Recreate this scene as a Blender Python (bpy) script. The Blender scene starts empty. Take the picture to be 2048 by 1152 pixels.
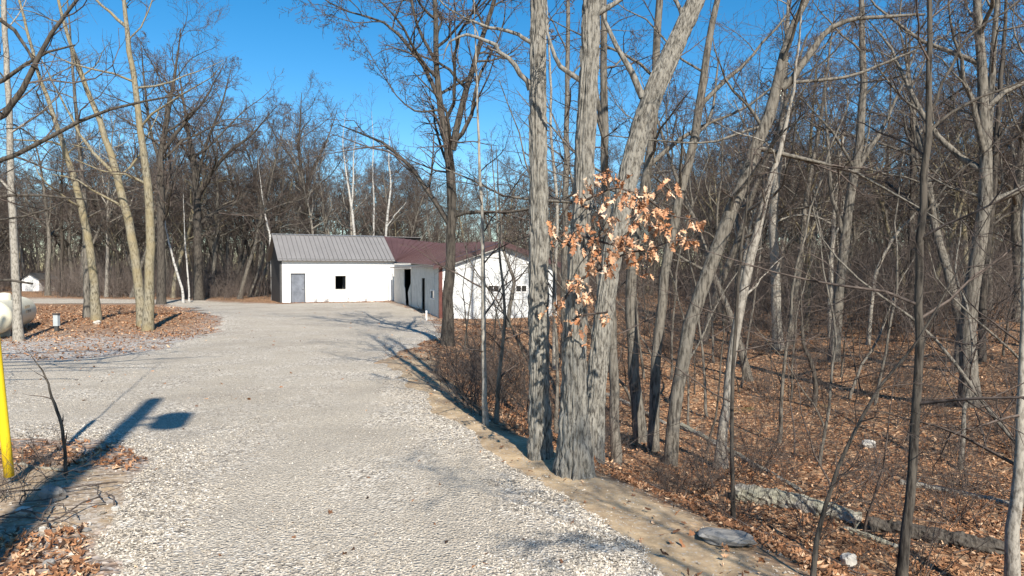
import bpy, math, numpy as np
from mathutils import Vector
PI = math.pi
F = 1365.0                      # focal length in photo pixels (2048 wide)
PITCH = math.atan(36 / F)
CAM = np.array([0.0, 0.0, 1.9])
SUN_EL = math.radians(38)
SUN_H = np.array([0.316, -0.949])            # horizontal direction towards the sun

scene = bpy.context.scene
C = scene.collection
# ------------------------------------------------------------------ camera, world, sun, exposure
cd = bpy.data.cameras.new('camera'); cam = bpy.data.objects.new('camera', cd); C.objects.link(cam)
cd.sensor_width = 36; cd.lens = 36 * F / 2048; cd.clip_start = 0.1; cd.clip_end = 2000
cam.location = CAM; cam.rotation_euler = (PI / 2 - PITCH, 0, 0)
scene.camera = cam
W = bpy.data.worlds.new('World'); scene.world = W; W.use_nodes = True
nt = W.node_tree; bg = nt.nodes['Background']
sky = nt.nodes.new('ShaderNodeTexSky'); sky.sky_type = 'NISHITA'; sky.sun_disc = False
sky.sun_elevation = SUN_EL; sky.sun_rotation = math.atan2(SUN_H[0], SUN_H[1])
sky.altitude = 300; sky.air_density = 1.0; sky.dust_density = 0.15; sky.ozone_density = 2.2
hs = nt.nodes.new('ShaderNodeHueSaturation'); hs.inputs['Saturation'].default_value = 1.42; hs.inputs['Hue'].default_value = .495
nt.links.new(sky.outputs[0], hs.inputs['Color']); nt.links.new(hs.outputs[0], bg.inputs[0]); bg.inputs[1].default_value = 0.10
sl = bpy.data.lights.new('sun', 'SUN'); so = bpy.data.objects.new('sun', sl); C.objects.link(so)
sl.energy = 5.0; sl.angle = math.radians(0.53); sl.color = (1.0, 0.93, 0.82)
sdir = Vector((-SUN_H[0] * math.cos(SUN_EL), -SUN_H[1] * math.cos(SUN_EL), -math.sin(SUN_EL)))
so.rotation_euler = sdir.to_track_quat('-Z', 'Y').to_euler(); so.location = (10, -20, 30)
vs = scene.view_settings; vs.view_transform = 'Standard'; vs.look = 'None'; vs.exposure = 0.74; vs.gamma = 1
scene.cycles.max_bounces = 5; scene.cycles.diffuse_bounces = 3; scene.cycles.transparent_max_bounces = 4

# ------------------------------------------------------------------ helpers
def _hash(ix, iy, seed):
    h = (ix.astype(np.int64) * 374761393 + iy.astype(np.int64) * 668265263 + seed * 982451653) & 0x7fffffff
    h = ((h ^ (h >> 13)) * 1274126177) & 0x7fffffff
    return ((h ^ (h >> 16)) & 0xffff) / 65535.0
def vn(x, y, seed=0):                                 # value noise, -1..1
    x = np.asarray(x, float); y = np.asarray(y, float)
    ix = np.floor(x); iy = np.floor(y); fx = x - ix; fy = y - iy
    fx = fx * fx * (3 - 2 * fx); fy = fy * fy * (3 - 2 * fy)
    a = _hash(ix, iy, seed); b = _hash(ix + 1, iy, seed); c = _hash(ix, iy + 1, seed); d = _hash(ix + 1, iy + 1, seed)
    return 2 * ((a * (1 - fx) + b * fx) * (1 - fy) + (c * (1 - fx) + d * fx) * fy) - 1
def fbm(x, y, seed=0, o=3):
    return sum(vn(np.asarray(x) * 2 ** i, np.asarray(y) * 2 ** i, seed + i) / 2 ** i for i in range(o)) / 1.75
def ss(a, b, x):
    t = np.clip((np.asarray(x, float) - a) / (b - a), 0, 1); return t * t * (3 - 2 * t)

def mesh(name, v, faces, mats=(), mi=None, smooth=False, attrs=None):
    """faces: (N,3)/(N,4) int array, or list of such arrays"""
    me = bpy.data.meshes.new(name)
    fl = faces if isinstance(faces, list) else [faces]
    fl = [np.asarray(f, np.int32) for f in fl if len(f)]
    loops = np.concatenate([f.ravel() for f in fl]); sizes = np.concatenate([np.full(len(f), f.shape[1], np.int32) for f in fl])
    v = np.asarray(v, np.float32)
    me.vertices.add(len(v)); me.vertices.foreach_set('co', v.ravel())
    me.loops.add(len(loops)); me.loops.foreach_set('vertex_index', loops)
    me.polygons.add(len(sizes)); st = np.zeros(len(sizes), np.int32); st[1:] = np.cumsum(sizes)[:-1]
    me.polygons.foreach_set('loop_start', st)
    for m in mats: me.materials.append(m)
    if mi is not None: me.polygons.foreach_set('material_index', np.asarray(mi, np.int32))
    me.polygons.foreach_set('use_smooth', np.full(len(sizes), smooth, bool))
    for k, a in (attrs or {}).items():
        at = me.attributes.new(k, 'FLOAT', 'POINT'); at.data.foreach_set('value', np.asarray(a, np.float32))
    me.update(calc_edges=True)
    return me
def obj(name, me, parent=None, loc=None):
    o = bpy.data.objects.new(name, me); C.objects.link(o)
    if parent is not None: o.parent = parent
    if loc is not None: o.location = loc
    return o
def tag(o, label=None, cat=None, group=None, kind=None):
    if label: o['label'] = label
    if cat: o['category'] = cat
    if group: o['group'] = group
    if kind: o['kind'] = kind
    return o
def thing(name, label, cat, loc=(0, 0, 0), group=None):
    return tag(obj(name, None, None, loc), label, cat, group)
def copy_tree(src, loc, rz, sc, label=None, group=None):
    r = src.copy(); C.objects.link(r); r.location = loc; r.rotation_euler = (0, 0, rz); r.scale = (sc, sc, sc)
    if label: r['label'] = label
    if group: r['group'] = group
    for ch in src.children:
        c = ch.copy(); C.objects.link(c); c.parent = r
    return r
class MB:                                             # collects polygons of one part
    def __init__(s): s.v = []; s.f = []
    def quadbox(s, c8):                               # 8 corners: bottom 4 (ccw) then top 4
        b = len(s.v); s.v += [tuple(p) for p in c8]
        s.f += [[b + i for i in q] for q in ((3, 2, 1, 0), (4, 5, 6, 7), (0, 1, 5, 4), (1, 2, 6, 5), (2, 3, 7, 6), (3, 0, 4, 7))]
        return s
    def box(s, o, u, n, x0, x1, y0, y1, z0, z1):      # box in a local frame: u along, n across, z up
        o = np.array(o, float); u = np.array([u[0], u[1], 0.]); n = np.array([n[0], n[1], 0.]); k = np.array([0, 0, 1.])
        p = lambda a, b, c: o + u * a + n * b + k * c
        return s.quadbox([p(x0, y0, z0), p(x1, y0, z0), p(x1, y1, z0), p(x0, y1, z0), p(x0, y0, z1), p(x1, y0, z1), p(x1, y1, z1), p(x0, y1, z1)])
    def slab(s, q, th):                               # 4 corner points, thickened along their normal
        q = [np.array(p, float) for p in q]; n = np.cross(q[1] - q[0], q[3] - q[0])
        if np.linalg.norm(n) < 1e-9: n = np.cross(q[2] - q[1], q[3] - q[1])
        n /= np.linalg.norm(n)
        return s.quadbox([p - n * th for p in q] + q)
    def build(s, name, mat, parent=None, smooth=False):
        me = bpy.data.meshes.new(name); me.from_pydata(s.v, [], s.f); me.materials.append(mat); me.update()
        if smooth: me.polygons.foreach_set('use_smooth', np.full(len(me.polygons), True))
        return obj(name, me, parent)

# ------------------------------------------------------------------ materials
def M(name, base=(.5, .5, .5), rough=.8):
    m = bpy.data.materials.new(name); m.use_nodes = True
    b = m.node_tree.nodes['Principled BSDF']; b.inputs['Base Color'].default_value = (*base, 1); b.inputs['Roughness'].default_value = rough
    b.inputs['Specular IOR Level'].default_value = .25
    return m, m.node_tree, b
def N(t, typ, **kw):
    n = t.nodes.new(typ)
    for k, v in kw.items():
        if k in n.inputs.keys() if hasattr(n.inputs, 'keys') else False: n.inputs[k].default_value = v
        else: setattr(n, k, v)
    return n
def coords(t, scale=(1, 1, 1), kind='Object'):
    tc = t.nodes.new('ShaderNodeTexCoord'); mp = t.nodes.new('ShaderNodeMapping'); mp.inputs['Scale'].default_value = scale
    t.links.new(tc.outputs[kind], mp.inputs[0]); return mp.outputs[0]
def noise(t, vec, scale, detail=4, rough=.6):
    n = t.nodes.new('ShaderNodeTexNoise'); n.inputs['Scale'].default_value = scale; n.inputs['Detail'].default_value = detail; n.inputs['Roughness'].default_value = rough
    t.links.new(vec, n.inputs['Vector']); return n.outputs['Fac']
def voro(t, vec, scale, feature='F1'):
    n = t.nodes.new('ShaderNodeTexVoronoi'); n.feature = feature; n.inputs['Scale'].default_value = scale
    t.links.new(vec, n.inputs['Vector']); return n
def ramp(t, fac, stops):
    r = t.nodes.new('ShaderNodeValToRGB'); e = r.color_ramp.elements
    while len(e) < len(stops): e.new(.5)
    for el, (p, c) in zip(e, stops):
        el.position = p; el.color = (*(c if isinstance(c, tuple) else (c, c, c)), 1)
    t.links.new(fac, r.inputs[0]); return r.outputs[0]
def mix(t, fac, a, b, typ='MIX'):
    n = t.nodes.new('ShaderNodeMix'); n.data_type = 'RGBA'; n.blend_type = typ
    for s, v in ((n.inputs[0], fac), (n.inputs[6], a), (n.inputs[7], b)):
        if isinstance(v, (int, float)): s.default_value = v
        elif isinstance(v, tuple): s.default_value = (*v, 1)
        else: t.links.new(v, s)
    return n.outputs[2]
def attr(t, name):
    a = t.nodes.new('ShaderNodeAttribute'); a.attribute_name = name; return a.outputs['Fac']
def bump(t, b, h, strength=.5, dist=.02):
    n = t.nodes.new('ShaderNodeBump'); n.inputs['Strength'].default_value = strength; n.inputs['Distance'].default_value = dist
    t.links.new(h, n.inputs['Height']); t.links.new(n.outputs[0], b.inputs['Normal'])

def m_bark(name, dark, light, tint=None, scale=22, zs=.16, bd=.02):
    m, t, b = M(name, light, .9)
    v = coords(t, (1, 1, zs)); f = noise(t, v, scale, 5, .65); g = noise(t, coords(t), 1.3, 3)
    col = ramp(t, f, [(.38, dark), (.55, light)])
    if tint: col = mix(t, ramp(t, g, [(.42, 0.), (.62, .85)]), col, tint, 'MIX')
    else: col = mix(t, ramp(t, g, [(.3, .0), (.7, .45)]), col, tuple(x * .62 for x in light))
    t.links.new(col, b.inputs['Base Color']); bump(t, b, f, .9, bd); return m
BARK = m_bark('bark_grey', (.03, .025, .02), (.195, .175, .145))
BARKN = m_bark('bark_furrowed', (.045, .040, .034), (.262, .245, .212), None, 38, .30, .006)
BARKD = m_bark('bark_dark', (.016, .013, .011), (.10, .086, .07))
BARKP = m_bark('bark_pale', (.13, .115, .095), (.36, .33, .28), None, 30, .4, .006)
BARKY = m_bark('bark_lichen', (.07, .06, .04), (.26, .232, .17), (.24, .195, .11), 26, .3, .01)
LOGM = m_bark('log_wood', (.13, .11, .09), (.40, .36, .31), (.24, .23, .17), 18, 1, .015)
BRUSH = m_bark('brush_bark', (.055, .044, .037), (.20, .162, .138), None, 9, 1, .002)
TWIG = m_bark('twig_bark', (.03, .023, .020), (.125, .098, .083), None, 9, 1, .002)
m, t, b = M('bark_birch', (.7, .68, .64), .7); BIRCH = m
f = noise(t, coords(t, (2, 2, 9)), 2.2, 4)
t.links.new(ramp(t, f, [(.36, (.08, .07, .06)), (.45, (.40, .385, .355)), (1., (.55, .53, .50))]), b.inputs['Base Color'])

# ground: leaf litter / dirt / sand / stony soil by masks
m, t, b = M('forest_floor', rough=.95); GROUNDM = m
oc = coords(t); vv = voro(t, oc, 13); sep = t.nodes.new('ShaderNodeSeparateColor'); t.links.new(vv.outputs['Color'], sep.inputs[0])
leaf = ramp(t, sep.outputs[0], [(0., (.06, .03, .017)), (.35, (.20, .098, .048)), (.7, (.36, .195, .10)), (1., (.52, .34, .20))])
n1 = noise(t, oc, .45, 5); n2 = noise(t, oc, 5, 5)
leaf = mix(t, ramp(t, n1, [(.45, 0.), (.7, .45)]), leaf, (.10, .065, .04))
dirt = ramp(t, n2, [(.3, (.10, .072, .048)), (.7, (.24, .18, .12))])
col = mix(t, ramp(t, n2, [(.5, .0), (.66, .8)]), leaf, dirt)
sand = ramp(t, noise(t, oc, 3.2, 8, .78), [(.3, (.27, .19, .11)), (.55, (.47, .35, .215)), (.75, (.55, .43, .29))])
sand = mix(t, ramp(t, noise(t, oc, 1.7, 6, .7), [(.44, 0.), (.62, .75)]), sand, (.19, .135, .085))
sand = mix(t, ramp(t, noise(t, oc, 30, 3, .6), [(.56, 0.), (.66, .7)]), sand, (.40, .37, .33))
col = mix(t, attr(t, 'sand'), col, sand)
v2 = voro(t, oc, 34); sp2 = t.nodes.new('ShaderNodeSeparateColor'); t.links.new(v2.outputs['Color'], sp2.inputs[0])
stony = ramp(t, sp2.outputs[0], [(0., (.12, .10, .085)), (.5, (.34, .31, .275)), (1., (.62, .59, .55))])
mm = t.nodes.new('ShaderNodeMath'); mm.operation = 'MULTIPLY'; t.links.new(attr(t, 'stony'), mm.inputs[0]); t.links.new(ramp(t, n2, [(.36, 0.), (.5, 1.)]), mm.inputs[1])
col = mix(t, mm.outputs[0], col, stony)
moss = mix(t, ramp(t, noise(t, oc, .7, 3), [(.66, 0.), (.78, .5)]), col, (.10, .13, .035))
t.links.new(moss, b.inputs['Base Color'])
hb = t.nodes.new('ShaderNodeMix'); t.links.new(attr(t, 'sand'), hb.inputs[0]); t.links.new(vv.outputs['Distance'], hb.inputs[2]); sm = t.nodes.new('ShaderNodeMath'); sm.operation = 'MULTIPLY'; sm.inputs[1].default_value = .3; t.links.new(noise(t, oc, 14, 6, .7), sm.inputs[0]); t.links.new(sm.outputs[0], hb.inputs[3])
bump(t, b, hb.outputs[0], .7, .05)

m, t, b = M('gravel', rough=.95); GRAVELM = m
oc = coords(t); v1 = voro(t, oc, 42); sp = t.nodes.new('ShaderNodeSeparateColor'); t.links.new(v1.outputs['Color'], sp.inputs[0])
g = ramp(t, sp.outputs[0], [(0., (.12, .105, .09)), (.3, (.36, .312, .25)), (.75, (.56, .495, .405)), (1., (.77, .71, .615))])
v3 = voro(t, oc, 120); sp3 = t.nodes.new('ShaderNodeSeparateColor'); t.links.new(v3.outputs['Color'], sp3.inputs[0])
fine = ramp(t, sp3.outputs[0], [(0., (.25, .213, .165)), (1., (.60, .53, .43))])
pm = t.nodes.new('ShaderNodeMath'); pm.operation = 'ADD'; t.links.new(noise(t, oc, .9, 5), pm.inputs[0]); t.links.new(attr(t, 'coarse'), pm.inputs[1])
g = mix(t, ramp(t, pm.outputs[0], [(.40, 0.), (.62, 1.)]), fine, g)
g = mix(t, ramp(t, noise(t, oc, .35, 5, .7), [(.45, 0.), (.7, .5)]), g, (.24, .205, .165))
t.links.new(g, b.inputs['Base Color']); bump(t, b, v1.outputs['Distance'], .9, .02)

def m_tone(name, stops, rough=.85, extra=None):
    m, t, b = M(name, rough=rough); t.links.new(ramp(t, attr(t, 'tone'), stops), b.inputs['Base Color']); return m
STONEM = m_tone('gravel_stone', [(0., (.12, .105, .09)), (.35, (.33, .287, .228)), (.75, (.57, .505, .415)), (1., (.79, .735, .645))])
LEAFM = m_tone('dead_leaf', [(0., (.05, .028, .018)), (.35, (.19, .086, .042)), (.7, (.38, .192, .095)), (1., (.60, .41, .26))])
m, t, b = M('oak_leaf_dry', (.45, .2, .09), .7); OAKLEAF = m
oi = t.nodes.new('ShaderNodeObjectInfo'); t.links.new(ramp(t, oi.outputs['Random'], [(0., (.28, .125, .065)), (.55, (.52, .28, .155)), (1., (.68, .50, .36))]), b.inputs['Base Color'])
def m_plain(name, c, rough=.6, var=.25, sc=3, metal=0):
    m, t, b = M(name, c, rough); f = noise(t, coords(t), sc, 5, .65)
    t.links.new(mix(t, ramp(t, f, [(.35, 0.), (.7, 1.)]), c, tuple(x * (1 - var) for x in c)), b.inputs['Base Color']); b.inputs['Metallic'].default_value = metal; return m
WHITEP = m_plain('white_paint', (.80, .79, .77), .6, .06, 2)
WHITEM = m_plain('white_siding', (.66, .67, .66), .5, .16, 1.2)
GREYROOF = m_plain('grey_metal_roof', (.21, .20, .195), .45, .14, 1.0)
MAROON = m_plain('maroon_metal_roof', (.088, .05, .05), .4, .25, 1.2)
MAROONT = m_plain('maroon_trim', (.14, .05, .04), .5, .3)
GREYSIDE = m_plain('grey_siding', (.60, .58, .53), .75, .25, 2.5)
DARKTRIM_SHADE = m_plain('dark_trim_and_shade', (.07, .068, .066), .6, .3)
DOORM = m_plain('grey_steel_door', (.19, .205, .235), .5, .4, 3)
BLACKM = m_plain('painted_dark_interior', (.012, .012, .012), .9, .2)
GLASSM = m_plain('dark_glass', (.02, .024, .028), .08, .1)
TANKM = m_plain('cream_tank_paint', (.74, .69, .53), .4, .14, 2.5)
YELLOW = m_plain('yellow_plastic', (.78, .55, .02), .4, .12, 4)
STEEL = m_plain('galvanised_steel', (.35, .36, .37), .4, .2, 5, .6)
GREYBOX = m_plain('grey_plastic_box', (.42, .46, .47), .5, .1)
ROCKP = m_plain('pale_rock', (.52, .49, .44), .9, .4, 9)
ROCKD = m_plain('grey_rock', (.27, .255, .235), .9, .45, 7)
POLEM = m_bark('pole_wood', (.08, .06, .045), (.2, .16, .12), None, 16, .08, .008)
GREEN = m_plain('green_shoot', (.12, .2, .045), .6, .3)

# ------------------------------------------------------------------ terrain
EDGE_Y = np.array([-12, 2, 4.24, 5.19, 6.17, 7.1, 8.37, 11.8, 14.8, 17.3, 21, 26, 33, 45, 60, 120])
EDGE_X = np.array([3.4, 2.4, 1.6, 1.16, .70, .19, -.51, -1.45, -2.2, -2.2, -1.2, .8, 4, 6, 9, 16])
def edge_s(x, y): return x - np.interp(y, EDGE_Y, EDGE_X)
def G(x, y):
    x = np.asarray(x, float); y = np.asarray(y, float)
    z = -.008 * np.clip(y - 4, 0, 45)
    s = edge_s(x, y)
    amp = 1.45 - .75 * ss(16, 40, y) - .35 * ss(45, 90, y)
    z = z - amp * ss(-.05, 3.9, s) - .25 * ss(4, 10, s) * (1 - ss(14, 40, y)) + 1.15 * ss(6.5, 19, s) + .5 * ss(18, 60, s)
    z = z - .28 * np.exp(-((x + 1.5) / 5) ** 2 - ((y - 31) / 6) ** 2)
    z = z + .33 * np.exp(-((x + 14) / 5.5) ** 2 - ((y - 26) / 5) ** 2)
    z = z + .16 * np.exp(-((x + 5.2) / 1.8) ** 2 - ((y - 5.4) / 1.5) ** 2)
    far = ss(70, 200, np.hypot(x, y)); z = z + far * 1.5
    wood = ss(.2, 3, s) + ss(60, 70, y)
    bk = ss(-1.4, -.8, s) * (1 - ss(.8, 1.6, s)) * (1 - ss(15, 18, y)); z = z + bk * (.022 * vn(x * 2.3, y * 2.3, 71) + .014 * vn(x * 5.1, y * 5.1, 72))
    return z + fbm(x * .6, y * .6, 5) * (.03 + .13 * np.clip(wood, 0, 1)) + fbm(x * .13, y * .13, 9, 2) * .25 * np.clip(wood, 0, 1)
DRIVE = np.array([(3.0, -12), (1.9, 1), (1.07, 4.24), (.82, 5.19), (.12, 6.65), (-.58, 8.37), (-1.33, 10.4), (-2.3, 13.65), (-2.75, 14.8), (-2.6, 17.3), (-2.3, 21.5), (-2.9, 27),
                  (-3.9, 33), (-8.8, 48.2), (-15.4, 45.0), (-17.5, 45.5), (-23, 51), (-70, 62), (-70, 47), (-24, 45), (-18, 38), (-15.5, 33), (-11.2, 26), (-9.6, 21.5), (-8.8, 17.5), (-9.8, 15.4),
                  (-14.6, 13.8), (-45, 10), (-45, 6), (-9, 7.6), (-5.0, 7.7), (-4.1, 7.1), (-3.5, 6.3), (-3.2, 5.64), (-2.96, 5), (-2.56, 4.24), (-2.4, 0), (-2.6, -12)])
def poly_sd(x, y, poly):                              # signed distance, positive inside
    x = np.asarray(x, float); y = np.asarray(y, float); d = np.full(x.shape, 1e9); ins = np.zeros(x.shape, bool)
    for (ax, ay), (bx, by) in zip(poly, np.roll(poly, -1, 0)):
        ex, ey = bx - ax, by - ay; tt = np.clip(((x - ax) * ex + (y - ay) * ey) / (ex * ex + ey * ey), 0, 1)
        d = np.minimum(d, np.hypot(x - ax - tt * ex, y - ay - tt * ey))
        if ay != by: ins ^= ((ay > y) != (by > y)) & (x < ex * (y - ay) / ey + ax)
    return np.where(ins, d, -d)
def drive_m(x, y):
    r = np.hypot(x, y)
    return poly_sd(x, y, DRIVE) + fbm(np.asarray(x) * 1.3, np.asarray(y) * 1.3, 21, 4) * (.18 + .012 * r)
def rays(px, py):
    px = np.asarray(px, float); py = np.asarray(py, float); u = (px - 1024) / F; v = (576 - py) / F
    dy = math.cos(PITCH) + v * math.sin(PITCH); dz = -math.sin(PITCH) + v * math.cos(PITCH)
    return u / dy, dz / dy                            # x and z per metre of depth
def pt(px, py, d):
    a, c = rays(px, py); return np.array([a * d, d, CAM[2] + c * d])
def hit(px, py):
    a, c = rays(px, py); d = np.arange(3, 150, .02); g = G(a * d, d); k = np.argmax(CAM[2] + c * d <= g)
    return d[k] if k > 0 else 60.0
def on_ground(x, y, dz=0): return (float(x), float(y), float(G(x, y)) + dz)

n = 335
q = np.linspace(-1, 1, n); gx = np.sinh(q * 5.2) / math.sinh(5.2) * 420
gx = np.sign(q) * (np.abs(q) * 14 + np.abs(q) ** 5 * 400)
q = np.linspace(0, 1, n); gy = -14 + q * 48 + q ** 6 * 560
X, Y = np.meshgrid(gx, gy); Z = G(X, Y)
mdr = drive_m(X, Y); s = edge_s(X, Y)
idx = np.arange(n * n).reshape(n, n)
quads = np.stack([idx[:-1, :-1], idx[:-1, 1:], idx[1:, 1:], idx[1:, :-1]], -1).reshape(-1, 4)
nz = fbm(X * .9, Y * .9, 33, 4)
sand = ss(-1.3, -.35, s + nz * .3) * (1 - ss(.1, .75, s + nz * .5)) * (1 - ss(15, 18, Y)) * ss(-2, 0, Y + 2)
sand = np.maximum(sand, .85 * ss(.25, -.15, np.hypot((X + 3.6) / 1.3, (Y - 5.6) / .8) - 1 + nz * .4))
stony = np.exp(-((X + 11.5) / 5.5) ** 2 - ((Y - 16.8) / 3.4) ** 2) * 1.5 + ss(-1.2, 0, mdr) * .5 * (s < -2)
gv = np.stack([X, Y, Z], -1).reshape(-1, 3)
tag(obj('ground', mesh('ground', gv, quads, [GROUNDM], smooth=True, attrs={'sand': np.clip(sand, 0, 1).ravel(), 'stony': np.clip(stony, 0, 1).ravel()})), 'leaf strewn brown ground of the woods and banks', kind='structure')
zd = Z - .03 + .055 * ss(-.12, .25, mdr) + .012 * vn(X * 3, Y * 3, 40)
coarse = .28 * np.exp(-(np.clip(mdr, 0, 9) / .55) ** 2) - .25 * np.exp(-((X + .55 - .05 * (Y - 4)) / .32) ** 2) * (Y < 16) - .2 * np.exp(-((X + 2.1 + .03 * (Y - 4)) / .32) ** 2) * (Y < 16)
keep = (mdr > -.35).ravel()
qk = quads[keep[quads].all(1)]; used = np.unique(qk); rm = np.full(n * n, -1); rm[used] = np.arange(len(used))
dv = np.stack([X, Y, zd], -1).reshape(-1, 3)[used]
tag(obj('driveway', mesh('driveway', dv, rm[qk], [GRAVELM], smooth=True, attrs={'coarse': coarse.ravel()[used]})), 'pale grey gravel driveway and yard', kind='structure')

rng = np.random.default_rng(7)
# ------------------------------------------------------------------ scattered stones and leaves
def scatter(nn, d0, d1, pw):
    d = d0 + (d1 - d0) * rng.random(nn) ** pw; a = (rng.random(nn) * 2 - 1) * .80
    return d * a, d
def stones(x, y, z, size, name, label, mat):
    k = len(x); o = np.array([(1, 0, 0), (-1, 0, 0), (0, 1, 0), (0, -1, 0), (0, 0, 1), (0, 0, -1)], float)
    v = o[None] * rng.uniform(.55, 1.1, (k, 6, 1)) + rng.normal(0, .22, (k, 6, 3)); v[:, :, 2] *= .62
    a = rng.random(k) * 2 * PI; ca, sa = np.cos(a)[:, None], np.sin(a)[:, None]
    v = np.stack([v[..., 0] * ca - v[..., 1] * sa, v[..., 0] * sa + v[..., 1] * ca, v[..., 2]], -1) * size[:, None, None]
    v += np.stack([x, y, z + size * .22], -1)[:, None]
    f = np.array([(0, 2, 4), (2, 1, 4), (1, 3, 4), (3, 0, 4), (2, 0, 5), (1, 2, 5), (3, 1, 5), (0, 3, 5)])
    f = (f[None] + 6 * np.arange(k)[:, None, None]).reshape(-1, 3)
    tone = np.repeat(np.clip(rng.normal(.46, .25, k) + .12 * fbm(x * .7, y * .7, 15), 0, 1), 6)
    return tag(obj(name, mesh(name, v.reshape(-1, 3), f, [mat], attrs={'tone': tone})), label, kind='stuff')
x, y = scatter(190000, 4.0, 14, 1.8); mm_ = drive_m(x, y)
cf = .28 * np.exp(-(np.clip(mm_, 0, 9) / .6) ** 2)
trk = np.exp(-((x + .55 - .05 * (y - 4)) / .3) ** 2) + np.exp(-((x + 2.1 + .03 * (y - 4)) / .3) ** 2)
kp = (mm_ > -.12) & (rng.random(len(x)) < (.36 + 2.2 * cf + .55 * fbm(x * .9, y * .9, 77)) * (1 - .75 * trk))
x, y, mm_ = x[kp][:64000], y[kp][:64000], mm_[kp][:64000]
zz = G(x, y) - .03 + .055 * ss(-.12, .25, mm_) + .012 * vn(x * 3, y * 3, 40)
stones(x, y, zz, rng.uniform(.0035, .0098, len(x)) * (1 + .4 * (mm_ < .6)), 'gravel_stones', 'loose pale crushed stone covering the driveway', STONEM)

x, y = scatter(60000, 4.0, 14, 1.5); s_ = edge_s(x, y) + .3 * fbm(x * .9, y * .9, 33, 4); kp = (s_ > -1.25) & (s_ < .7) & (rng.random(len(x)) < .45 + .9 * fbm(x * 1.5, y * 1.5, 17)) & (drive_m(x, y) < 0)
kp |= (np.hypot((x + 3.5) / 1.5, (y - 5.4) / 1.1) < 1) & (rng.random(len(x)) < .5); x, y = x[kp][:8000], y[kp][:8000]
stones(x, y, G(x, y), rng.uniform(.003, .010, len(x)) * (1 + 2.2 * (rng.random(len(x)) < .04)), 'bank_pebbles', 'pebbles strewn over the sandy driveway edge', STONEM)
def leaves(x, y, size, name, label):
    vv_, ff_, tt_, off = [], [], [], 0
    lob = np.array([(0, 0), (.2, .2), (.36, .08), (.58, .25), (.74, .09), (1, 0), (.74, -.09), (.58, -.25), (.36, -.08), (.2, -.2)])
    sim = np.array([(0, 0), (.28, .24), (.72, .22), (1, 0), (.72, -.22), (.28, -.24)])
    for near, shp_, tri in ((True, lob, [(0, 2, 1), (0, 5, 2), (2, 4, 3), (2, 5, 4), (0, 9, 8), (0, 8, 5), (8, 7, 6), (8, 6, 5)]), (False, sim, [(0, 3, 2), (0, 2, 1), (0, 5, 4), (0, 4, 3)])):
        sel = (np.hypot(x, y) < 9.5) == near; k = int(sel.sum()); m_ = len(shp_)
        v = np.repeat(np.column_stack([shp_, np.abs(shp_[:, 1]) * .5])[None], k, 0) + rng.normal(0, .045, (k, m_, 3)); v[:, :, 2] *= rng.uniform(-1.5, 3.2, (k, 1)); v[..., 0] -= .5
        v[..., 2] += rng.uniform(-.2, 1.1, (k, 1)) * v[..., 0] ** 2; v[..., 1] *= rng.uniform(.6, 1.25, (k, 1))
        tl_ = rng.normal(0, .42, (k, 2)); v[..., 2] += v[..., 0] * tl_[:, :1] + v[..., 1] * tl_[:, 1:]
        a = rng.random(k) * 2 * PI; ca, sa = np.cos(a)[:, None], np.sin(a)[:, None]
        v = np.stack([v[..., 0] * ca - v[..., 1] * sa, v[..., 0] * sa + v[..., 1] * ca, v[..., 2]], -1) * (size[sel] * (1.02 if near else 1))[:, None, None]
        v += np.stack([x[sel], y[sel], G(x[sel], y[sel]) + rng.uniform(.006, .03, k)], -1)[:, None]
        ff_.append((np.array(tri)[None] + m_ * np.arange(k)[:, None, None]).reshape(-1, 3) + off); vv_.append(v.reshape(-1, 3)); off += k * m_
        tt_.append(np.repeat(np.clip(rng.normal(.5, .30, k) + .2 * fbm(x[sel] * .5, y[sel] * .5, 91), 0, 1), m_))
    return tag(obj(name, mesh(name, np.concatenate(vv_), np.concatenate(ff_), [LEAFM], attrs={'tone': np.concatenate(tt_)})), label, kind='stuff')
x, y = scatter(230000, 4.0, 42, 1.6); mm_ = drive_m(x, y); s_ = edge_s(x, y)
sandz = (s_ > -1.2) & (s_ < .5) & (y < 15)
st_ = np.exp(-((x + 11.5) / 5.5) ** 2 - ((y - 16.8) / 3.4) ** 2)
dirtz = np.hypot((x + 3.6) / 1.3, (y - 5.6) / .8) < 1.05 + .3 * fbm(x * 2, y * 2, 8)
sandz |= dirtz
pr = np.where(mm_ > 0, .006, np.where(sandz, .03, .85)) * np.where(st_ > .5, .35, 1) * (.65 + .6 * fbm(x * .8, y * .8, 61)) * np.where((x < -2) & (y < 9), .3 + .55 * fbm(x * 1.7, y * 1.7, 44), 1)
kp = rng.random(len(x)) < pr; x, y = x[kp][:100000], y[kp][:100000]
wt = rng.random(1500) * 8 - .3; wx = -15.5 + .893 * wt + .45 * (.05 + .8 * rng.random(1500) ** 2); wy = 46 + .45 * wt - .893 * (.05 + .8 * rng.random(1500) ** 2)
x = np.concatenate([x, wx]); y = np.concatenate([y, wy])
leaves(x, y, rng.uniform(.026, .072, len(x)) * (1 + .012 * np.clip(y - 10, 0, 30)), 'leaf_litter', 'fallen brown oak leaves covering the woodland floor')

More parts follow.
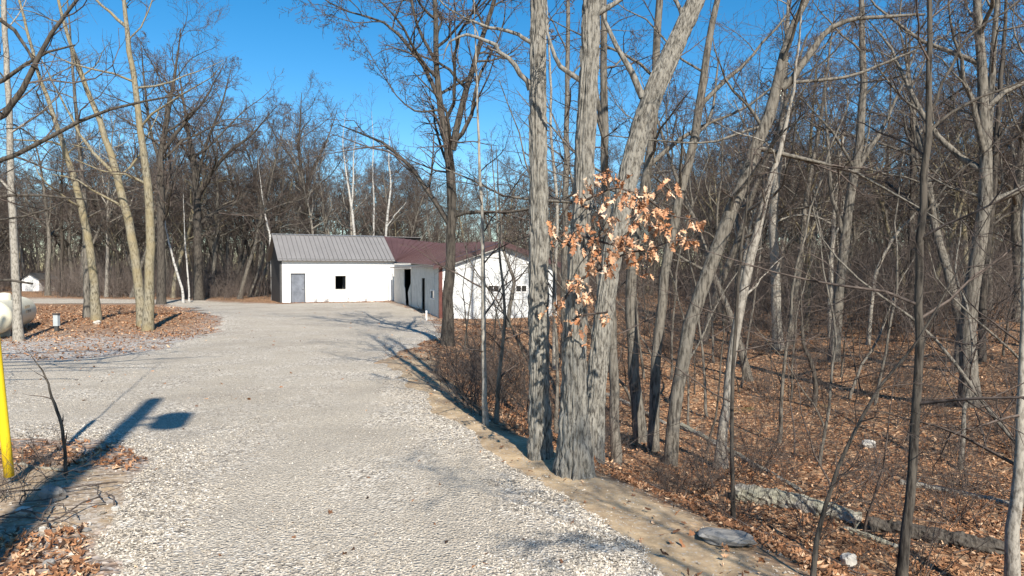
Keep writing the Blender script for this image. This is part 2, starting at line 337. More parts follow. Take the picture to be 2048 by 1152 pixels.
# ------------------------------------------------------------------ tubes and trees
def tubes(P, R, S):
    """P (B,K,3), R (B,K) -> verts, quads"""
    B, K, _ = P.shape
    T = np.gradient(P, axis=1); T /= np.linalg.norm(T, axis=2, keepdims=True) + 1e-9
    mean = P[:, -1] - P[:, 0]; mean /= np.linalg.norm(mean, axis=1, keepdims=True) + 1e-9
    ref = np.where(np.abs(mean[:, :1]) < .7, np.array([[1., 0, 0]]), np.array([[0, 1., 0]]))
    ref = ref - (ref * mean).sum(1, keepdims=True) * mean; ref = ref[:, None]
    n1 = ref - (ref * T).sum(2, keepdims=True) * T; n1 /= np.linalg.norm(n1, axis=2, keepdims=True) + 1e-9
    n2 = np.cross(T, n1)
    a = np.arange(S) / S * 2 * PI
    v = P[:, :, None] + R[:, :, None, None] * (n1[:, :, None] * np.cos(a)[None, None, :, None] + n2[:, :, None] * np.sin(a)[None, None, :, None])
    i = np.arange(B * K * S).reshape(B, K, S); j = np.roll(i, -1, 2)
    f = np.stack([i[:, :-1], j[:, :-1], j[:, 1:], i[:, 1:]], -1).reshape(-1, 4)
    return v.reshape(-1, 3), f
def join(parts):
    vs_, fs, ms, o = [], [], [], 0
    for v, f, mi in parts:
        vs_.append(v); fs.append(f + o); ms.append(np.full(len(f), mi)); o += len(v)
    return np.concatenate(vs_), np.concatenate(fs), np.concatenate(ms)
UP = np.array([0, 0, 1.])
def sprout(r, P, R, n, t0=.25, t1=1., ang=48, sd=12, lf=.5, K=6, wig=.18, up=.05, rr=.6, rmin=.004, fall=.5, lmin=0):
    B, K0, _ = P.shape
    t = t0 + (t1 - t0) * (np.arange(n)[None] + r.random((B, n))) / n
    fi = t * (K0 - 1) * .9999; i0 = fi.astype(int); w = (fi - i0)[..., None]; bi = np.arange(B)[:, None]
    o = P[bi, i0] * (1 - w) + P[bi, i0 + 1] * w
    T = P[bi, i0 + 1] - P[bi, i0]; T /= np.linalg.norm(T, axis=2, keepdims=True) + 1e-9
    rp = R[bi, i0] * (1 - w[..., 0]) + R[bi, i0 + 1] * w[..., 0]
    pl = np.linalg.norm(np.diff(P, axis=1), axis=2).sum(1)[:, None]
    L = np.maximum(pl * lf * (1 - fall * (t - t0) / max(t1 - t0, .01)) * r.uniform(.55, 1.3, (B, n)), lmin)
    az = (np.arange(n)[None] * 2.4 + r.random((B, 1)) * 6.28 + r.normal(0, .5, (B, n)))[..., None]
    e1 = np.cross(T, np.array([.31, .52, .79])); e1 /= np.linalg.norm(e1, axis=2, keepdims=True) + 1e-9; e2 = np.cross(T, e1)
    A = np.radians(r.normal(ang, sd, (B, n)))[..., None]
    d = T * np.cos(A) + (e1 * np.cos(az) + e2 * np.sin(az)) * np.sin(A)
    m_ = B * n; d = d.reshape(m_, 3); o = o.reshape(m_, 3); L = L.reshape(m_); rp = rp.reshape(m_)
    Q = np.empty((m_, K, 3)); Q[:, 0] = o
    for k in range(1, K):
        d = d + r.normal(0, wig, (m_, 3)) + UP * up; d /= np.linalg.norm(d, axis=1, keepdims=True)
        Q[:, k] = Q[:, k - 1] + d * (L / (K - 1))[:, None]
    r0 = np.minimum(rp * rr, .02 * L + .004); r0 = np.maximum(r0, rmin)
    RR = np.maximum(r0[:, None] * (1 - .8 * np.linspace(0, 1, K))[None], rmin * .6)
    return Q, RR
def crown(r, groups, levels):
    """groups: list of (P,R) parents; levels: list of sprout kwargs (+ S, mat)"""
    parts = []; cur = groups
    for kw in levels:
        kw = dict(kw); S = kw.pop('S', 3); mi = kw.pop('mi', 1); nxt = []
        for P, R in cur:
            Q, RR = sprout(r, P, R, **kw); nxt.append((Q, RR)); v, f = tubes(Q, RR, S); parts.append((v, f, mi))
        Ks = {}
        for Q, RR in nxt: Ks.setdefault(Q.shape[1], []).append((Q, RR))
        cur = [(np.concatenate([a for a, _ in g_]), np.concatenate([b_ for _, b_ in g_])) for g_ in Ks.values()]
    return parts
def wander(r, H, K, lean=(0, 0), wig=.05):
    d = np.array([lean[0], lean[1], 1.]); P = np.zeros((K, 3)); P[0] = (0, 0, -.3)
    for k in range(1, K):
        d = d + np.append(r.normal(0, wig, 2), 0); d /= np.linalg.norm(d); P[k] = P[k - 1] + d * (H + .3) / (K - 1)
    return P
OAKL = [dict(n=11, t0=.32, ang=46, lf=.52, K=9, wig=.17, up=.09, rr=.62, S=5, mi=0), dict(n=7, t0=.2, ang=44, lf=.5, K=7, wig=.22, up=.05, S=4, mi=0),
        dict(n=8, t0=.12, ang=44, lf=.52, K=5, wig=.25, up=.03, rmin=.008), dict(n=9, t0=.1, ang=42, lf=.62, K=3, wig=.22, rmin=.0065)]
def proto(seed, name, H, r0, bark, levels=OAKL, cat='tree', lean=None, topf=.78, wig=.06):
    r = np.random.default_rng(seed); P = wander(r, H * topf, 14, r.normal(0, .06, 2) if lean is None else lean, wig)
    tt_ = np.linspace(0, 1, 14); R = r0 * (1 - .78 * tt_) * (1 + .45 * np.exp(-tt_ * H / .5))
    root = thing(name, name.replace('_', ' ') + ' in the woods', cat)
    v, f = tubes(P[None], R[None], 9); obj('trunk', mesh('trunk', v, f, [bark], smooth=True), root)
    v, f, mi = join(crown(r, [(P[None], R[None])], levels)); obj('crown', mesh('crown', v, f, [bark, TWIG], mi, True), root)
    return root

def smooth_path(pts, K, r=None, wob=0):
    p = np.array(pts, float); s_ = np.concatenate([[0], np.cumsum(np.linalg.norm(np.diff(p[:, :3], axis=0), axis=1))]); u = np.linspace(0, s_[-1], K)
    o = np.stack([np.interp(u, s_, p[:, i]) for i in range(p.shape[1])], -1)
    for _ in range(max(1, K // 14)): o[1:-1] = (o[:-2] + 2 * o[1:-1] + o[2:]) / 4
    if r is not None and wob: o[1:, :3] += r.normal(0, wob, (K - 1, 3)) * np.array([1, 1, .2])
    return o
def traced(name, label, path, bark, d=None, forks=(), ext=5, levels=None, K=26, S=12, seed=1, lean_d=0., cat='tree', group=None, fine=False, flare=.4, extw=.3, ws=.76):
    """path: (px,py,width px) from the base up; forks: the same from their root on the trunk; ext: metres added past the last point"""
    r = np.random.default_rng(seed)
    d = hit(*path[0][:2]) if d is None else d
    def world(pth, d0):
        out = []
        for px, py, w in pth:
            z = max(0, CAM[2] + rays(px, py)[1] * d0 + .5); dd = d0 + lean_d * z
            out.append(np.append(pt(px, py, dd), w * ws / 2 / F * dd))
        return out
    wp = world(path, d); base = wp[0].copy(); base[2] = G(base[0], base[1])
    first = base.copy(); first[2] -= .35; first[3] = wp[0][3]
    pts = [first] + ([base] if wp[0][2] > base[2] + .05 else []) + wp[(0 if wp[0][2] > base[2] + .02 else 1):]
    def extend(p, e):
        dv_ = p[-1][:3] - p[-2][:3]; dv_ /= np.linalg.norm(dv_); dv_ = dv_ * .75 + UP * .35; dv_ /= np.linalg.norm(dv_); m2 = p[-1].copy(); m2[:3] += dv_ * e; m2[3] *= extw; return p + [m2]
    if ext: pts = extend(pts, ext)
    o = smooth_path(pts, K, r, .004 if fine else min(.012, .12 * pts[1][3])); loc = base[:3]; P = o[:, :3] - loc; R = o[:, 3]
    zz_ = P[:, 2]; R = R * (1 + flare * np.exp(-np.clip(zz_, 0, 9) / .22))
    root = thing(name, label, cat, loc, group)
    if fine:                                           # furrowed bark as real relief
        Kf = 230; o2 = np.stack([np.interp(np.linspace(0, 1, Kf), np.linspace(0, 1, K), c) for c in np.column_stack([P, R]).T], -1); Sf = 180
        a = np.arange(Sf) / Sf; zl = np.concatenate([[0], np.cumsum(np.linalg.norm(np.diff(o2[:, :3], axis=0), axis=1))])
        rm_ = o2[:Kf // 2, 3].mean(); per = round(2 * PI * rm_ / .038); ca, sa = np.cos(a * 2 * PI)[None], np.sin(a * 2 * PI)[None]; z2 = zl[:, None]
        wob = vn(ca * 2.5 + 10 + 0 * z2, z2 * 4 + 0 * ca, seed) + vn(sa * 2.5 + 20 + 0 * z2, z2 * 4 + 0 * ca, seed + 1) + .5 * vn(ca * 6 + 40 + 0 * z2, z2 * 9 + 0 * ca, seed + 2) + .5 * vn(sa * 6 + 60 + 0 * z2, z2 * 9 + 0 * ca, seed + 5)
        u_ = a[None] * per + .75 * wob
        rid = np.abs(np.sin(u_ * PI)) ** .42; cell = np.floor(u_); rid = rid * (.78 + .3 * vn(z2 * 11 + cell * 5.3, cell * 1.7, seed + 3)) - .5 * (np.abs(vn(z2 * 5 + cell * 9.1, cell * .37, seed + 7)) < .10)
        v, f = tubes(o2[None, :, :3], o2[None, :, 3], Sf); v = v.reshape(Kf, Sf, 3); cen = o2[:, None, :3]; dv_ = v - cen
        v = cen + dv_ * (1 + (rid[..., None] - .75) * (.034 / rm_)); v = v.reshape(-1, 3)
    else: v, f = tubes(P[None], R[None], S)
    obj('trunk', mesh('trunk', v, f, [bark], smooth=True), root)
    groups = [(P[None], R[None])]; parts = []
    for fk in forks:
        e = 3.0
        if isinstance(fk, dict): e = fk.get('ext', 3.0); fk = fk['path']
        fp = world(fk, d); fp = extend(fp, e) if e else fp
        oo = smooth_path(fp, 14, r, .015); Pf = oo[:, :3] - loc; Rf = oo[:, 3]; v, f = tubes(Pf[None], Rf[None], 8); parts.append((v, f, 0)); groups.append((Pf[None], Rf[None]))
    if levels:
        parts += crown(r, groups[:1], levels)
        if forks: parts += crown(r, groups[1:], [dict(levels[0], n=max(3, round(levels[0]['n'] * .5)), t0=.2)] + list(levels[1:]))
    if parts:
        v, f, mi = join(parts); obj('crown', mesh('crown', v, f, [bark, TWIG], mi, True), root)
    root['_d'] = float(d); return root
FULL = [dict(n=8, t0=.45, ang=52, lf=.34, K=8, wig=.18, up=.07, rr=.5, S=5, mi=0), dict(n=6, t0=.2, ang=45, lf=.5, K=6, wig=.22, up=.03), dict(n=6, t0=.15, ang=44, lf=.5, K=4, wig=.24, rmin=.004), dict(n=3, t0=.1, lf=.55, K=3, wig=.22, rmin=.004)]
SPARSE = [dict(n=9, t0=.3, ang=58, lf=.24, K=7, wig=.18, up=.05, rr=.45, S=4, mi=0), dict(n=7, t0=.15, ang=45, lf=.5, K=5, wig=.24, up=.02), dict(n=7, t0=.12, lf=.52, K=4, wig=.24, rmin=.0035)]
BTH = [dict(n=14, t0=.3, ang=48, lf=.28, K=6, wig=.15, up=.05, rr=.5, S=3, rmin=.014), dict(n=6, t0=.15, ang=40, lf=.45, K=4, wig=.2, rmin=.010), dict(n=4, t0=.1, lf=.5, K=3, rmin=.008)]
THIN = [dict(n=12, t0=.2, ang=60, lf=.24, K=7, wig=.13, up=.03, rr=.5, S=3), dict(n=6, t0=.15, ang=42, lf=.45, K=5, wig=.18, rmin=.003), dict(n=4, t0=.15, lf=.5, K=3, wig=.2, rmin=.0025)]

# ------------------------------------------------------------------ white building
A = np.array([-15.5, 46.0]); u = np.array([.893, .45]); u /= np.linalg.norm(u); nb = np.array([-u[1], u[0]]); zb = -.36
def wall_parts(mb, o, u_, n_, L, H, z0, holes, th=.16):
    xs = sorted({0, L, *[h for q_ in holes for h in q_[:2]]}); zs = sorted({z0, z0 + H, *[h for q_ in holes for h in q_[2:]]})
    for a, b_ in zip(xs, xs[1:]):
        for c_, d_ in zip(zs, zs[1:]):
            if not any(h[0] <= a and b_ <= h[1] and h[2] <= c_ and d_ <= h[3] for h in holes): mb.box((*o, 0), u_, n_, a, b_, 0, th, c_, d_)
LW = 7.78; DW = 5.4; HW = 3.0; ZR = 4.45
wb = thing('white_building', 'white painted building with grey metal roof and steel door across the yard', 'building', (A[0], A[1], zb))
def wbp(mb, name, mat, par=wb):
    o = mb.build(name, mat); o.parent = par; o.matrix_parent_inverse = wb.matrix_basis.inverted() if par is wb else par.matrix_basis.inverted(); return o
bpy.context.view_layer.update()
INV = {}
def adopt(o, par):                                     # vertices are in world space: keep them there under a moved parent
    bpy.context.view_layer.update(); o.parent = par; o.matrix_parent_inverse = par.matrix_world.inverted(); return o
def part(mb, name, mat, par, smooth=False): return adopt(mb.build(name, mat, None, smooth), par)
HOLE_D = (.55, 1.53, zb - .5, zb + 2.04); HOLE_W = (3.5, 4.34, .5, 1.55)
mb = MB(); wall_parts(mb, A, u, nb, LW, HW + .5, zb - .5, [HOLE_D, HOLE_W]); part(mb, 'wall', WHITEP, wb)
mb = MB(); mb.box((*A, 0), u, nb, -.002, .16, .165, DW, zb - .5, zb + HW)
pk = [A + nb * .165, A + nb * DW, A + nb * DW / 2]
mb.quadbox([(*(A + nb * .17), zb + HW), (*(A + u * .16 + nb * .17), zb + HW), (*(A + u * .16 + nb * DW), zb + HW), (*(A + nb * DW), zb + HW),
            (*(A + nb * DW * .499), ZR - .12), (*(A + u * .16 + nb * DW * .499), ZR - .12), (*(A + u * .16 + nb * DW * .501), ZR - .12), (*(A + nb * DW * .501), ZR - .12)])
part(mb, 'side_wall', DARKTRIM_SHADE, wb)  # end wall on the shaded side: the shade is put into its dark colour
mb = MB(); mb.box((*A, 0), u, nb, 0, LW + 3, DW - .16, DW, zb - .5, zb + HW - .01); part(mb, 'back_wall', WHITEP, wb)
rf = part(MB().box((*A, 0), u, nb, -.25, LW, -.16, -.12, zb + HW - .12, zb + HW + .02), 'roof', DARKTRIM_SHADE, wb)
def lerp(a, b_, t_): return np.array(a) * (1 - t_) + np.array(b_) * t_
def panels(e0, e1, r0, r1, n_, mat, par, th=.035):
    """roof sheets between an eave line e0-e1 and a ridge line r0-r1, each with a standing rib"""
    for i in range(n_):
        a, b_ = i / n_, (i + 1) / n_ - .0015; mb = MB(); q_ = [lerp(e0, e1, a), lerp(e0, e1, b_), lerp(r0, r1, b_), lerp(r0, r1, a)]
        mb.slab(q_, th)
        w = min(.18, .05 / max(.02, np.linalg.norm(q_[1] - q_[0]))); rb = [lerp(q_[0], q_[1], 0), lerp(q_[0], q_[1], w), lerp(q_[3], q_[2], w), lerp(q_[3], q_[2], 0)]
        nn_ = np.cross(q_[1] - q_[0], q_[3] - q_[0]); nn_ /= np.linalg.norm(nn_) + 1e-9
        mb.slab([p + nn_ * .045 for p in rb], .044); part(mb, 'roof_panel', mat, par)
P3 = lambda t_, k, z: np.array([*(A + u * t_ + nb * k), z])
ez = zb + HW + .06
panels(P3(-.3, -.3, ez - .16), P3(LW + .05, -.3, ez - .16), P3(-.3, DW / 2, ZR), P3(LW + .05, DW / 2, ZR), 26, GREYROOF, rf)
panels(P3(LW + 3, DW + .3, ez - .16), P3(-.3, DW + .3, ez - .16), P3(LW + 3, DW / 2 + .01, ZR), P3(-.3, DW / 2 + .01, ZR), 8, GREYROOF, rf)
R1 = P3(LW + .05, DW / 2, ZR); FAR = np.array([-5.3, 52.0, 3.92]); V = P3(LW + .02, -.3, ez - .17)
panels(V, V + np.array([.12, -.05, .0]), R1, FAR, 9, MAROON, rf)
part(MB().slab([P3(-.3, DW / 2 - .16, ZR - .02), P3(LW, DW / 2 - .16, ZR - .02), P3(LW, DW / 2 + .1, ZR + .04), P3(-.3, DW / 2 + .1, ZR + .04)], .02), 'ridge_cap', STEEL, wb)
part(MB().box((*A, 0), u, nb, -.14, -.012, -.02, .2, zb - .4, zb + HW - .1), 'corner_post', DARKTRIM_SHADE, wb)
dr = part(MB().box((*A, 0), u, nb, .60, 1.48, .05, .1, zb, zb + 1.99), 'door', DOORM, wb)
mb = MB(); mb.box((*A, 0), u, nb, .55, .60, -.012, .12, zb, zb + 2.04); mb.box((*A, 0), u, nb, 1.48, 1.53, -.012, .12, zb, zb + 2.04); mb.box((*A, 0), u, nb, .602, 1.478, -.012, .12, zb + 1.99, zb + 2.04); part(mb, 'door_frame', DARKTRIM_SHADE, dr)
part(MB().box((*A, 0), u, nb, 1.33, 1.4, -.02, .05, zb + .95, zb + 1.06), 'door_handle', STEEL, dr)
wf = MB()
for a, b_, c_, d_ in ((3.5, 3.56, .5, 1.55), (4.28, 4.34, .5, 1.55), (3.562, 4.278, .5, .56), (3.562, 4.278, 1.49, 1.55)): wf.box((*A, 0), u, nb, a, b_, -.015, .14, c_, d_)
part(wf, 'window_frame', GREYSIDE, wb); part(MB().box((*A, 0), u, nb, 3.5, 4.34, 1.2, 1.25, .3, 1.7), 'dark_interior_sheet', BLACKM, wb)  # black sheet behind the opening, painted as the darkness of the room
part(MB().box((*A, 0), u, nb, LW - .02, LW + .3, -.1, .02, zb - .2, zb + 2.3), 'side_board', GREYSIDE, wb)
# ------------------------------------------------------------------ metal wing with gable end
S0 = np.array([-3.5, 33.0]); S1 = np.array([-8.4, 48.7]); LS = np.linalg.norm(S1 - S0); us = (S1 - S0) / LS; ns = np.array([us[1], -us[0]]); ns = ns if ns[0] > 0 else -ns
G1 = np.array([2.2, 33.6]); LG = np.linalg.norm(G1 - S0); ug = (G1 - S0) / LG; ng = np.array([-ug[1], ug[0]])
zw = -.75; ze = 2.10
wg = thing('metal_wing', 'pale metal sided wing with maroon roof, open sliding door and gable end', 'building', (S0[0], S0[1], -.6))
holes = [(.079 * LS, .138 * LS, .45, .85), (.244 * LS, .311 * LS, zw, 1.45), (.537 * LS, .712 * LS, zw, 1.95)]
bnds = sorted({0, LS, *[h for q_ in holes for h in q_[:2]], *np.arange(.45, LS, .45)})
sw = part(MB().box((*S0, 0), us, ns, .1, LS, .001, .05, ze - .14, ze + .1), 'side_wall', GREYSIDE, wg)
for a, b_ in zip(bnds, bnds[1:]):
    if b_ - a < .02: continue
    mb = MB(); off = rng.uniform(0, .012)
    hs = [h for h in holes if h[0] <= a + 1e-6 and b_ <= h[1] + 1e-6]; z0 = zw
    for h in hs:
        if h[2] > z0: mb.box((*S0, 0), us, ns, a + .006, b_ - .006, -off, .05, z0, h[2])
        z0 = h[3]
    top = ze + .24 * a / LS - .02
    mb.box((*S0, 0), us, ns, a + .006, b_ - .006, -off - .002, .049, z0, top); part(mb, 'siding_board', GREYSIDE, sw)
part(MB().box((*S0, 0), us, ns, .25 * LS, .305 * LS, .12, .17, zw, 1.4), 'dark_door', DARKTRIM_SHADE, wg)
part(MB().box((*S0, 0), us, ns, .078 * LS, .139 * LS, .03, .06, .44, .86), 'side_window', GLASSM, wg)
mb = MB()
for a, b_, c_, d_ in ((.074, .080, .40, .90), (.137, .143, .40, .90)): mb.box((*S0, 0), us, ns, a * LS, b_ * LS, -.03, .02, c_, d_)
mb.box((*S0, 0), us, ns, .0802 * LS, .1368 * LS, -.03, .02, .40, .46); mb.box((*S0, 0), us, ns, .0802 * LS, .1368 * LS, -.03, .02, .84, .9); part(mb, 'side_window_frame', WHITEM, wg)
mb = MB(); Q = lambda t_, k, z: np.array([*(S0 + us * t_ + ns * k), z])                       # bent torn sheet of the sliding door
mb.slab([Q(.70 * LS, -.06, zw + .1), Q(.62 * LS, -.10, zw + .1), Q(.66 * LS, -.07, .75), Q(.70 * LS, -.06, .95)], .02)
mb.slab([Q(.56 * LS, -.05, zw + .05), Q(.525 * LS, -.06, zw + .05), Q(.525 * LS, -.05, 1.1), Q(.565 * LS, -.12, .55)], .02); part(mb, 'torn_sheet', GREYSIDE, wg)
part(MB().box((*S0, 0), us, ns, .5 * LS, .98 * LS, -.12, -.03, 1.98, 2.08), 'door_track', WHITEM, wg)
# gable wall of ribbed sheets
tp = .53; pkz = 3.16
def ztop(t_): return (ze + .02) + (pkz - ze) * (t_ / (tp * LG)) if t_ < tp * LG else (2.2) + (pkz - 2.2) * ((LG - t_) / ((1 - tp) * LG))
gh = [(.03 * LG, .085 * LG, .95, 1.4)] + [tuple([(px_ - 880) / 235 * LG - .27, (px_ - 880) / 235 * LG + .27, 1.9 - (584 - 540) / F * 33.3, 1.9 - (571 - 540) / F * 33.3]) for px_ in (987, 1043)]
gw = part(MB().box((*S0, 0), ug, ng, .02, LG - .02, .06, .1, zw - .3, ze - .1), 'gable_wall', WHITEM, wg)
xs = sorted({0, LG, tp * LG, *[h for q_ in gh for h in q_[:2]], *np.arange(.3, LG, .3)})
for a, b_ in zip(xs, xs[1:]):
    if b_ - a < .01: continue
    hs = [h for h in gh if h[0] <= a + 1e-6 and b_ <= h[1] + 1e-6]; mb = MB(); z0 = zw - .3; e = .004
    pts8 = lambda za, zb0, zc, zd_: [np.array([*(S0 + ug * (a + e) + ng * -.0), za]), np.array([*(S0 + ug * (b_ - e)), zb0]), np.array([*(S0 + ug * (b_ - e) + ng * .055), zb0]), np.array([*(S0 + ug * (a + e) + ng * .055), za]),
                                     np.array([*(S0 + ug * (a + e)), zc]), np.array([*(S0 + ug * (b_ - e)), zd_]), np.array([*(S0 + ug * (b_ - e) + ng * .055), zd_]), np.array([*(S0 + ug * (a + e) + ng * .055), zc])]
    for h in hs: mb.quadbox(pts8(z0, z0, h[2], h[2])); z0 = h[3]
    mb.quadbox(pts8(z0, z0, ztop(a + e), ztop(b_ - e))); part(mb, 'wall_panel', WHITEM, gw)
    if not hs: part(MB().box((*S0, 0), ug, ng, a - .012, a + .012, -.022, .0, zw - .3, ztop(a) - .08), 'wall_rib', WHITEM, gw)
for h in gh:
    w_ = part(MB().box((*S0, 0), ug, ng, h[0] + .01, h[1] - .01, .03, .05, h[2] + .01, h[3] - .01), 'window', GLASSM, wg); mb = MB()
    for a, b_, c_, d_ in ((h[0] - .04, h[0] + .02, h[2] - .04, h[3] + .04), (h[1] - .02, h[1] + .04, h[2] - .04, h[3] + .04), (h[0] + .021, h[1] - .021, h[2] - .04, h[2] + .02), (h[0] + .021, h[1] - .021, h[3] - .02, h[3] + .04), ((h[0] + h[1]) / 2 - .018, (h[0] + h[1]) / 2 + .018, h[2] + .021, h[3] - .021)): mb.box((*S0, 0), ug, ng, a, b_, -.03, .028, c_, d_)
    part(mb, 'window_frame', WHITEP, w_)
part(MB().box((*S0, 0), ug, ng, -.03, .14, -.04, -.024, zw - .2, ze), 'corner_trim', MAROONT, wg)
part(MB().box((*S0, 0), us, ns, -.02, .12, -.035, -.016, zw - .2, ze - .05), 'corner_trim', MAROONT, wg)
wr = part(MB().box((*S0, 0), us, ns, -.2, LS, -.3, -.26, ze - .06, ze + .02), 'roof', MAROON, wg)
ov = -ng * .3
PK = np.array([*(S0 + ug * tp * LG), pkz + .1]) + np.array([*ov, 0]); E0 = np.array([*(S0 - ns * .3 + ov), ze + .03]); ER0 = np.array([*(G1 + ug * .25 + ov), 2.17]); ERF = np.array([.6, 53.0, 2.4])
panels(V + np.array([.1, -.15, -.05]), E0, FAR, PK, 30, MAROON, wr); panels(ER0, ERF, PK + np.array([.01, 0, 0]), FAR + np.array([.01, 0, 0]), 16, MAROON, wr)
mb = MB(); kf = np.array([*(-ng * .02), 0])
for a, b_ in ((E0, PK), (PK, ER0)): mb.slab([a + kf - UP * .2, b_ + kf - UP * .2, b_ + kf - UP * .045, a + kf - UP * .045], .03)
part(mb, 'gable_trim', MAROON, wg)
part(MB().box((*G1, 0), us, ns, 0, LS, -.05, 0, zw - .3, 2.1), 'far_side_wall', WHITEM, wg)
part(MB().box((*S0, 0), us, ns, 1.5, LS - .5, 2.5, 2.55, zw, 2.3), 'inner_partition', DARKTRIM_SHADE, wg)
part(MB().box((*S0, 0), us, ns, LS - .4, LS - .3, .06, 5.6, zw, 2.3), 'end_wall', DARKTRIM_SHADE, wg)
part(MB().box((*S0, 0), us, ns, .1, LS - .1, .06, 5.5, 2.08, 2.12), 'ceiling', DARKTRIM_SHADE, wg)

# ------------------------------------------------------------------ far shed, tank, pedestal, stake, pole, guard
d = 70.; c0 = pt(44, 581, d)[:2]; zs_ = float(G(*c0)); sh = thing('white_shed', 'small white gabled shed far off by the woods at left edge', 'shed', (c0[0], c0[1], zs_))
ux = np.array([1., 0]); ny = np.array([0, 1.]); mb = MB(); mb.box((*c0, zs_), ux, ny, 0, 1.75, 0, 2.6, -.3, 1.35)
mb.quadbox([(c0[0], c0[1], zs_ + 1.35), (c0[0] + 1.75, c0[1], zs_ + 1.35), (c0[0] + 1.75, c0[1] + .1, zs_ + 1.35), (c0[0], c0[1] + .1, zs_ + 1.35), (c0[0] + .86, c0[1], zs_ + 1.85), (c0[0] + .89, c0[1], zs_ + 1.85), (c0[0] + .89, c0[1] + .1, zs_ + 1.85), (c0[0] + .86, c0[1] + .1, zs_ + 1.85)])
part(mb, 'wall', WHITEP, sh); mb = MB()
cx, cy = c0; mb.slab([(cx - .3, cy - .25, zs_ + 1.22), (cx + .875, cy - .25, zs_ + 1.92), (cx + .875, cy + 2.8, zs_ + 1.92), (cx - .3, cy + 2.8, zs_ + 1.22)], .06)
mb.slab([(cx + .876, cy - .25, zs_ + 1.92), (cx + 2.05, cy - .25, zs_ + 1.22), (cx + 2.05, cy + 2.8, zs_ + 1.22), (cx + .876, cy + 2.8, zs_ + 1.92)], .06); part(mb, 'roof', DARKTRIM_SHADE, sh)
part(MB().box((*c0, zs_), ux, ny, .55, 1.2, -.03, -.001, 0, 1.2), 'door', WHITEM, sh)

def revolve(name, axis0, axis1, prof, mat, par, S=40):        # prof: (t metres along the axis, radius)
    a0 = np.array(axis0, float); ax = np.array(axis1, float) - a0; ax /= np.linalg.norm(ax)
    P = np.array([a0 + ax * t_ for t_, _ in prof])[None]; R = np.array([r_ for _, r_ in prof])[None]
    e1 = np.cross(ax, UP if abs(ax[2]) < .9 else np.array([1., 0, 0])); e1 /= np.linalg.norm(e1); e2 = np.cross(ax, e1); a = np.arange(S) / S * 2 * PI
    v = (P[0][:, None] + R[0][:, None, None] * (e1 * np.cos(a)[:, None] + e2 * np.sin(a)[:, None])[None]).reshape(-1, 3)
    i = np.arange(len(prof) * S).reshape(len(prof), S); j = np.roll(i, -1, 1)
    return adopt(obj(name, mesh(name, v, np.stack([i[:-1], j[:-1], j[1:], i[1:]], -1).reshape(-1, 4), [mat], smooth=True)), par)
T0 = np.array([-14.72, 19.3, .50]); T1 = np.array([-16.35, 22.6, .50]); gT = float(G(*T0[:2])); T0[2] = T1[2] = gT + .60; tl = np.linalg.norm(T1 - T0); tx = (T1 - T0) / tl
tank = thing('propane_tank', 'cream horizontal propane tank on the leafy mound at left edge', 'tank', (T0[0], T0[1], gT)); rT = .49
capA = [(-.30 * math.cos(a), rT * math.sin(a)) for a in np.linspace(.02, PI / 2, 8)]; capB = [(tl + .30 * math.sin(a), rT * math.cos(a)) for a in np.linspace(0, PI / 2 - .02, 8)]
revolve('body', T0, T1, capA + [(t_, rT) for t_ in np.linspace(.05, tl - .05, 5)] + capB, TANKM, tank)
md = T0 + tx * tl * .42; revolve('dome', md + UP * (rT - .06), md + UP * 2, [(0, .19), (.17, .19), (.23, .15), (.25, .01)], TANKM, tank, 24)
for k in (.16, .84):
    c_ = T0 + tx * tl * k; zg = float(G(c_[0], c_[1])); pn = np.array([-tx[1], tx[0]])
    part(MB().box((c_[0], c_[1], zg), tx[:2], pn, -.06, .06, -.32, .32, -.15, c_[2] - zg - rT * .72), 'leg', STEEL, tank)
mb = MB(); sidev = np.array([tx[1], -tx[0], 0]); rr_ = np.random.default_rng(3)                 # two short rows of faded lettering, unreadable in the photo
for row, zz_ in enumerate((.16, .02)):
    for k in range(7):
        if row == 1 and k in (2, 5): continue
        th = zz_ / rT; c_ = T0 + tx * (tl * .50 + k * .12) + sidev * (rT + .004) * math.cos(th) + UP * (rT + .004) * math.sin(th)
        for (a0, b0, a1, b1) in ((0, 0, .02, .09), (.05, 0, .07, .09), (.02, .07 if k % 2 else .035, .05, .09 if k % 2 else .055)):
            q_ = [c_ + tx * a0 + UP * b0, c_ + tx * a1 + UP * b0, c_ + tx * a1 + UP * b1, c_ + tx * a0 + UP * b1]; mb.slab([p + sidev * .004 for p in q_], .004)
part(mb, 'lettering', m_plain('faded_brown_print', (.24, .19, .13), .7, .3), tank)
d = 21.; p = pt(113, 634, d); gz = float(G(p[0], p[1])); pdn = thing('utility_pedestal', 'small grey utility pedestal standing in leaves right of the propane tank', 'utility box', (p[0], p[1], gz))
part(MB().box((p[0], p[1], gz), ux, ny, -.07, .07, -.06, .06, .18, .52), 'box', GREYBOX, pdn); part(MB().box((p[0], p[1], gz), ux, ny, -.08, .08, -.07, .07, .521, .57), 'cap', DARKTRIM_SHADE, pdn); part(MB().box((p[0], p[1], gz), ux, ny, -.05, .05, -.04, .04, -.2, .179), 'post', DARKTRIM_SHADE, pdn)
p = pt(853, 637, 31.5); gz = float(G(p[0], p[1])); stk = thing('marker_stake', 'short white marker stake at the foot of the metal wing', 'stake', (p[0], p[1], gz))
part(MB().box((p[0], p[1], gz), ux, ny, -.035, .035, -.03, .03, -.15, .42), 'post', WHITEP, stk); part(MB().box((p[0], p[1], gz), ux, ny, -.042, .042, -.037, .037, .421, .45), 'cap', WHITEP, stk)
tip = pt(310, 797, 1.9 * F / 257)[:2]; HP = 10.; ln = HP / math.tan(SUN_EL); bp = tip + SUN_H * ln; gz = float(G(*bp))
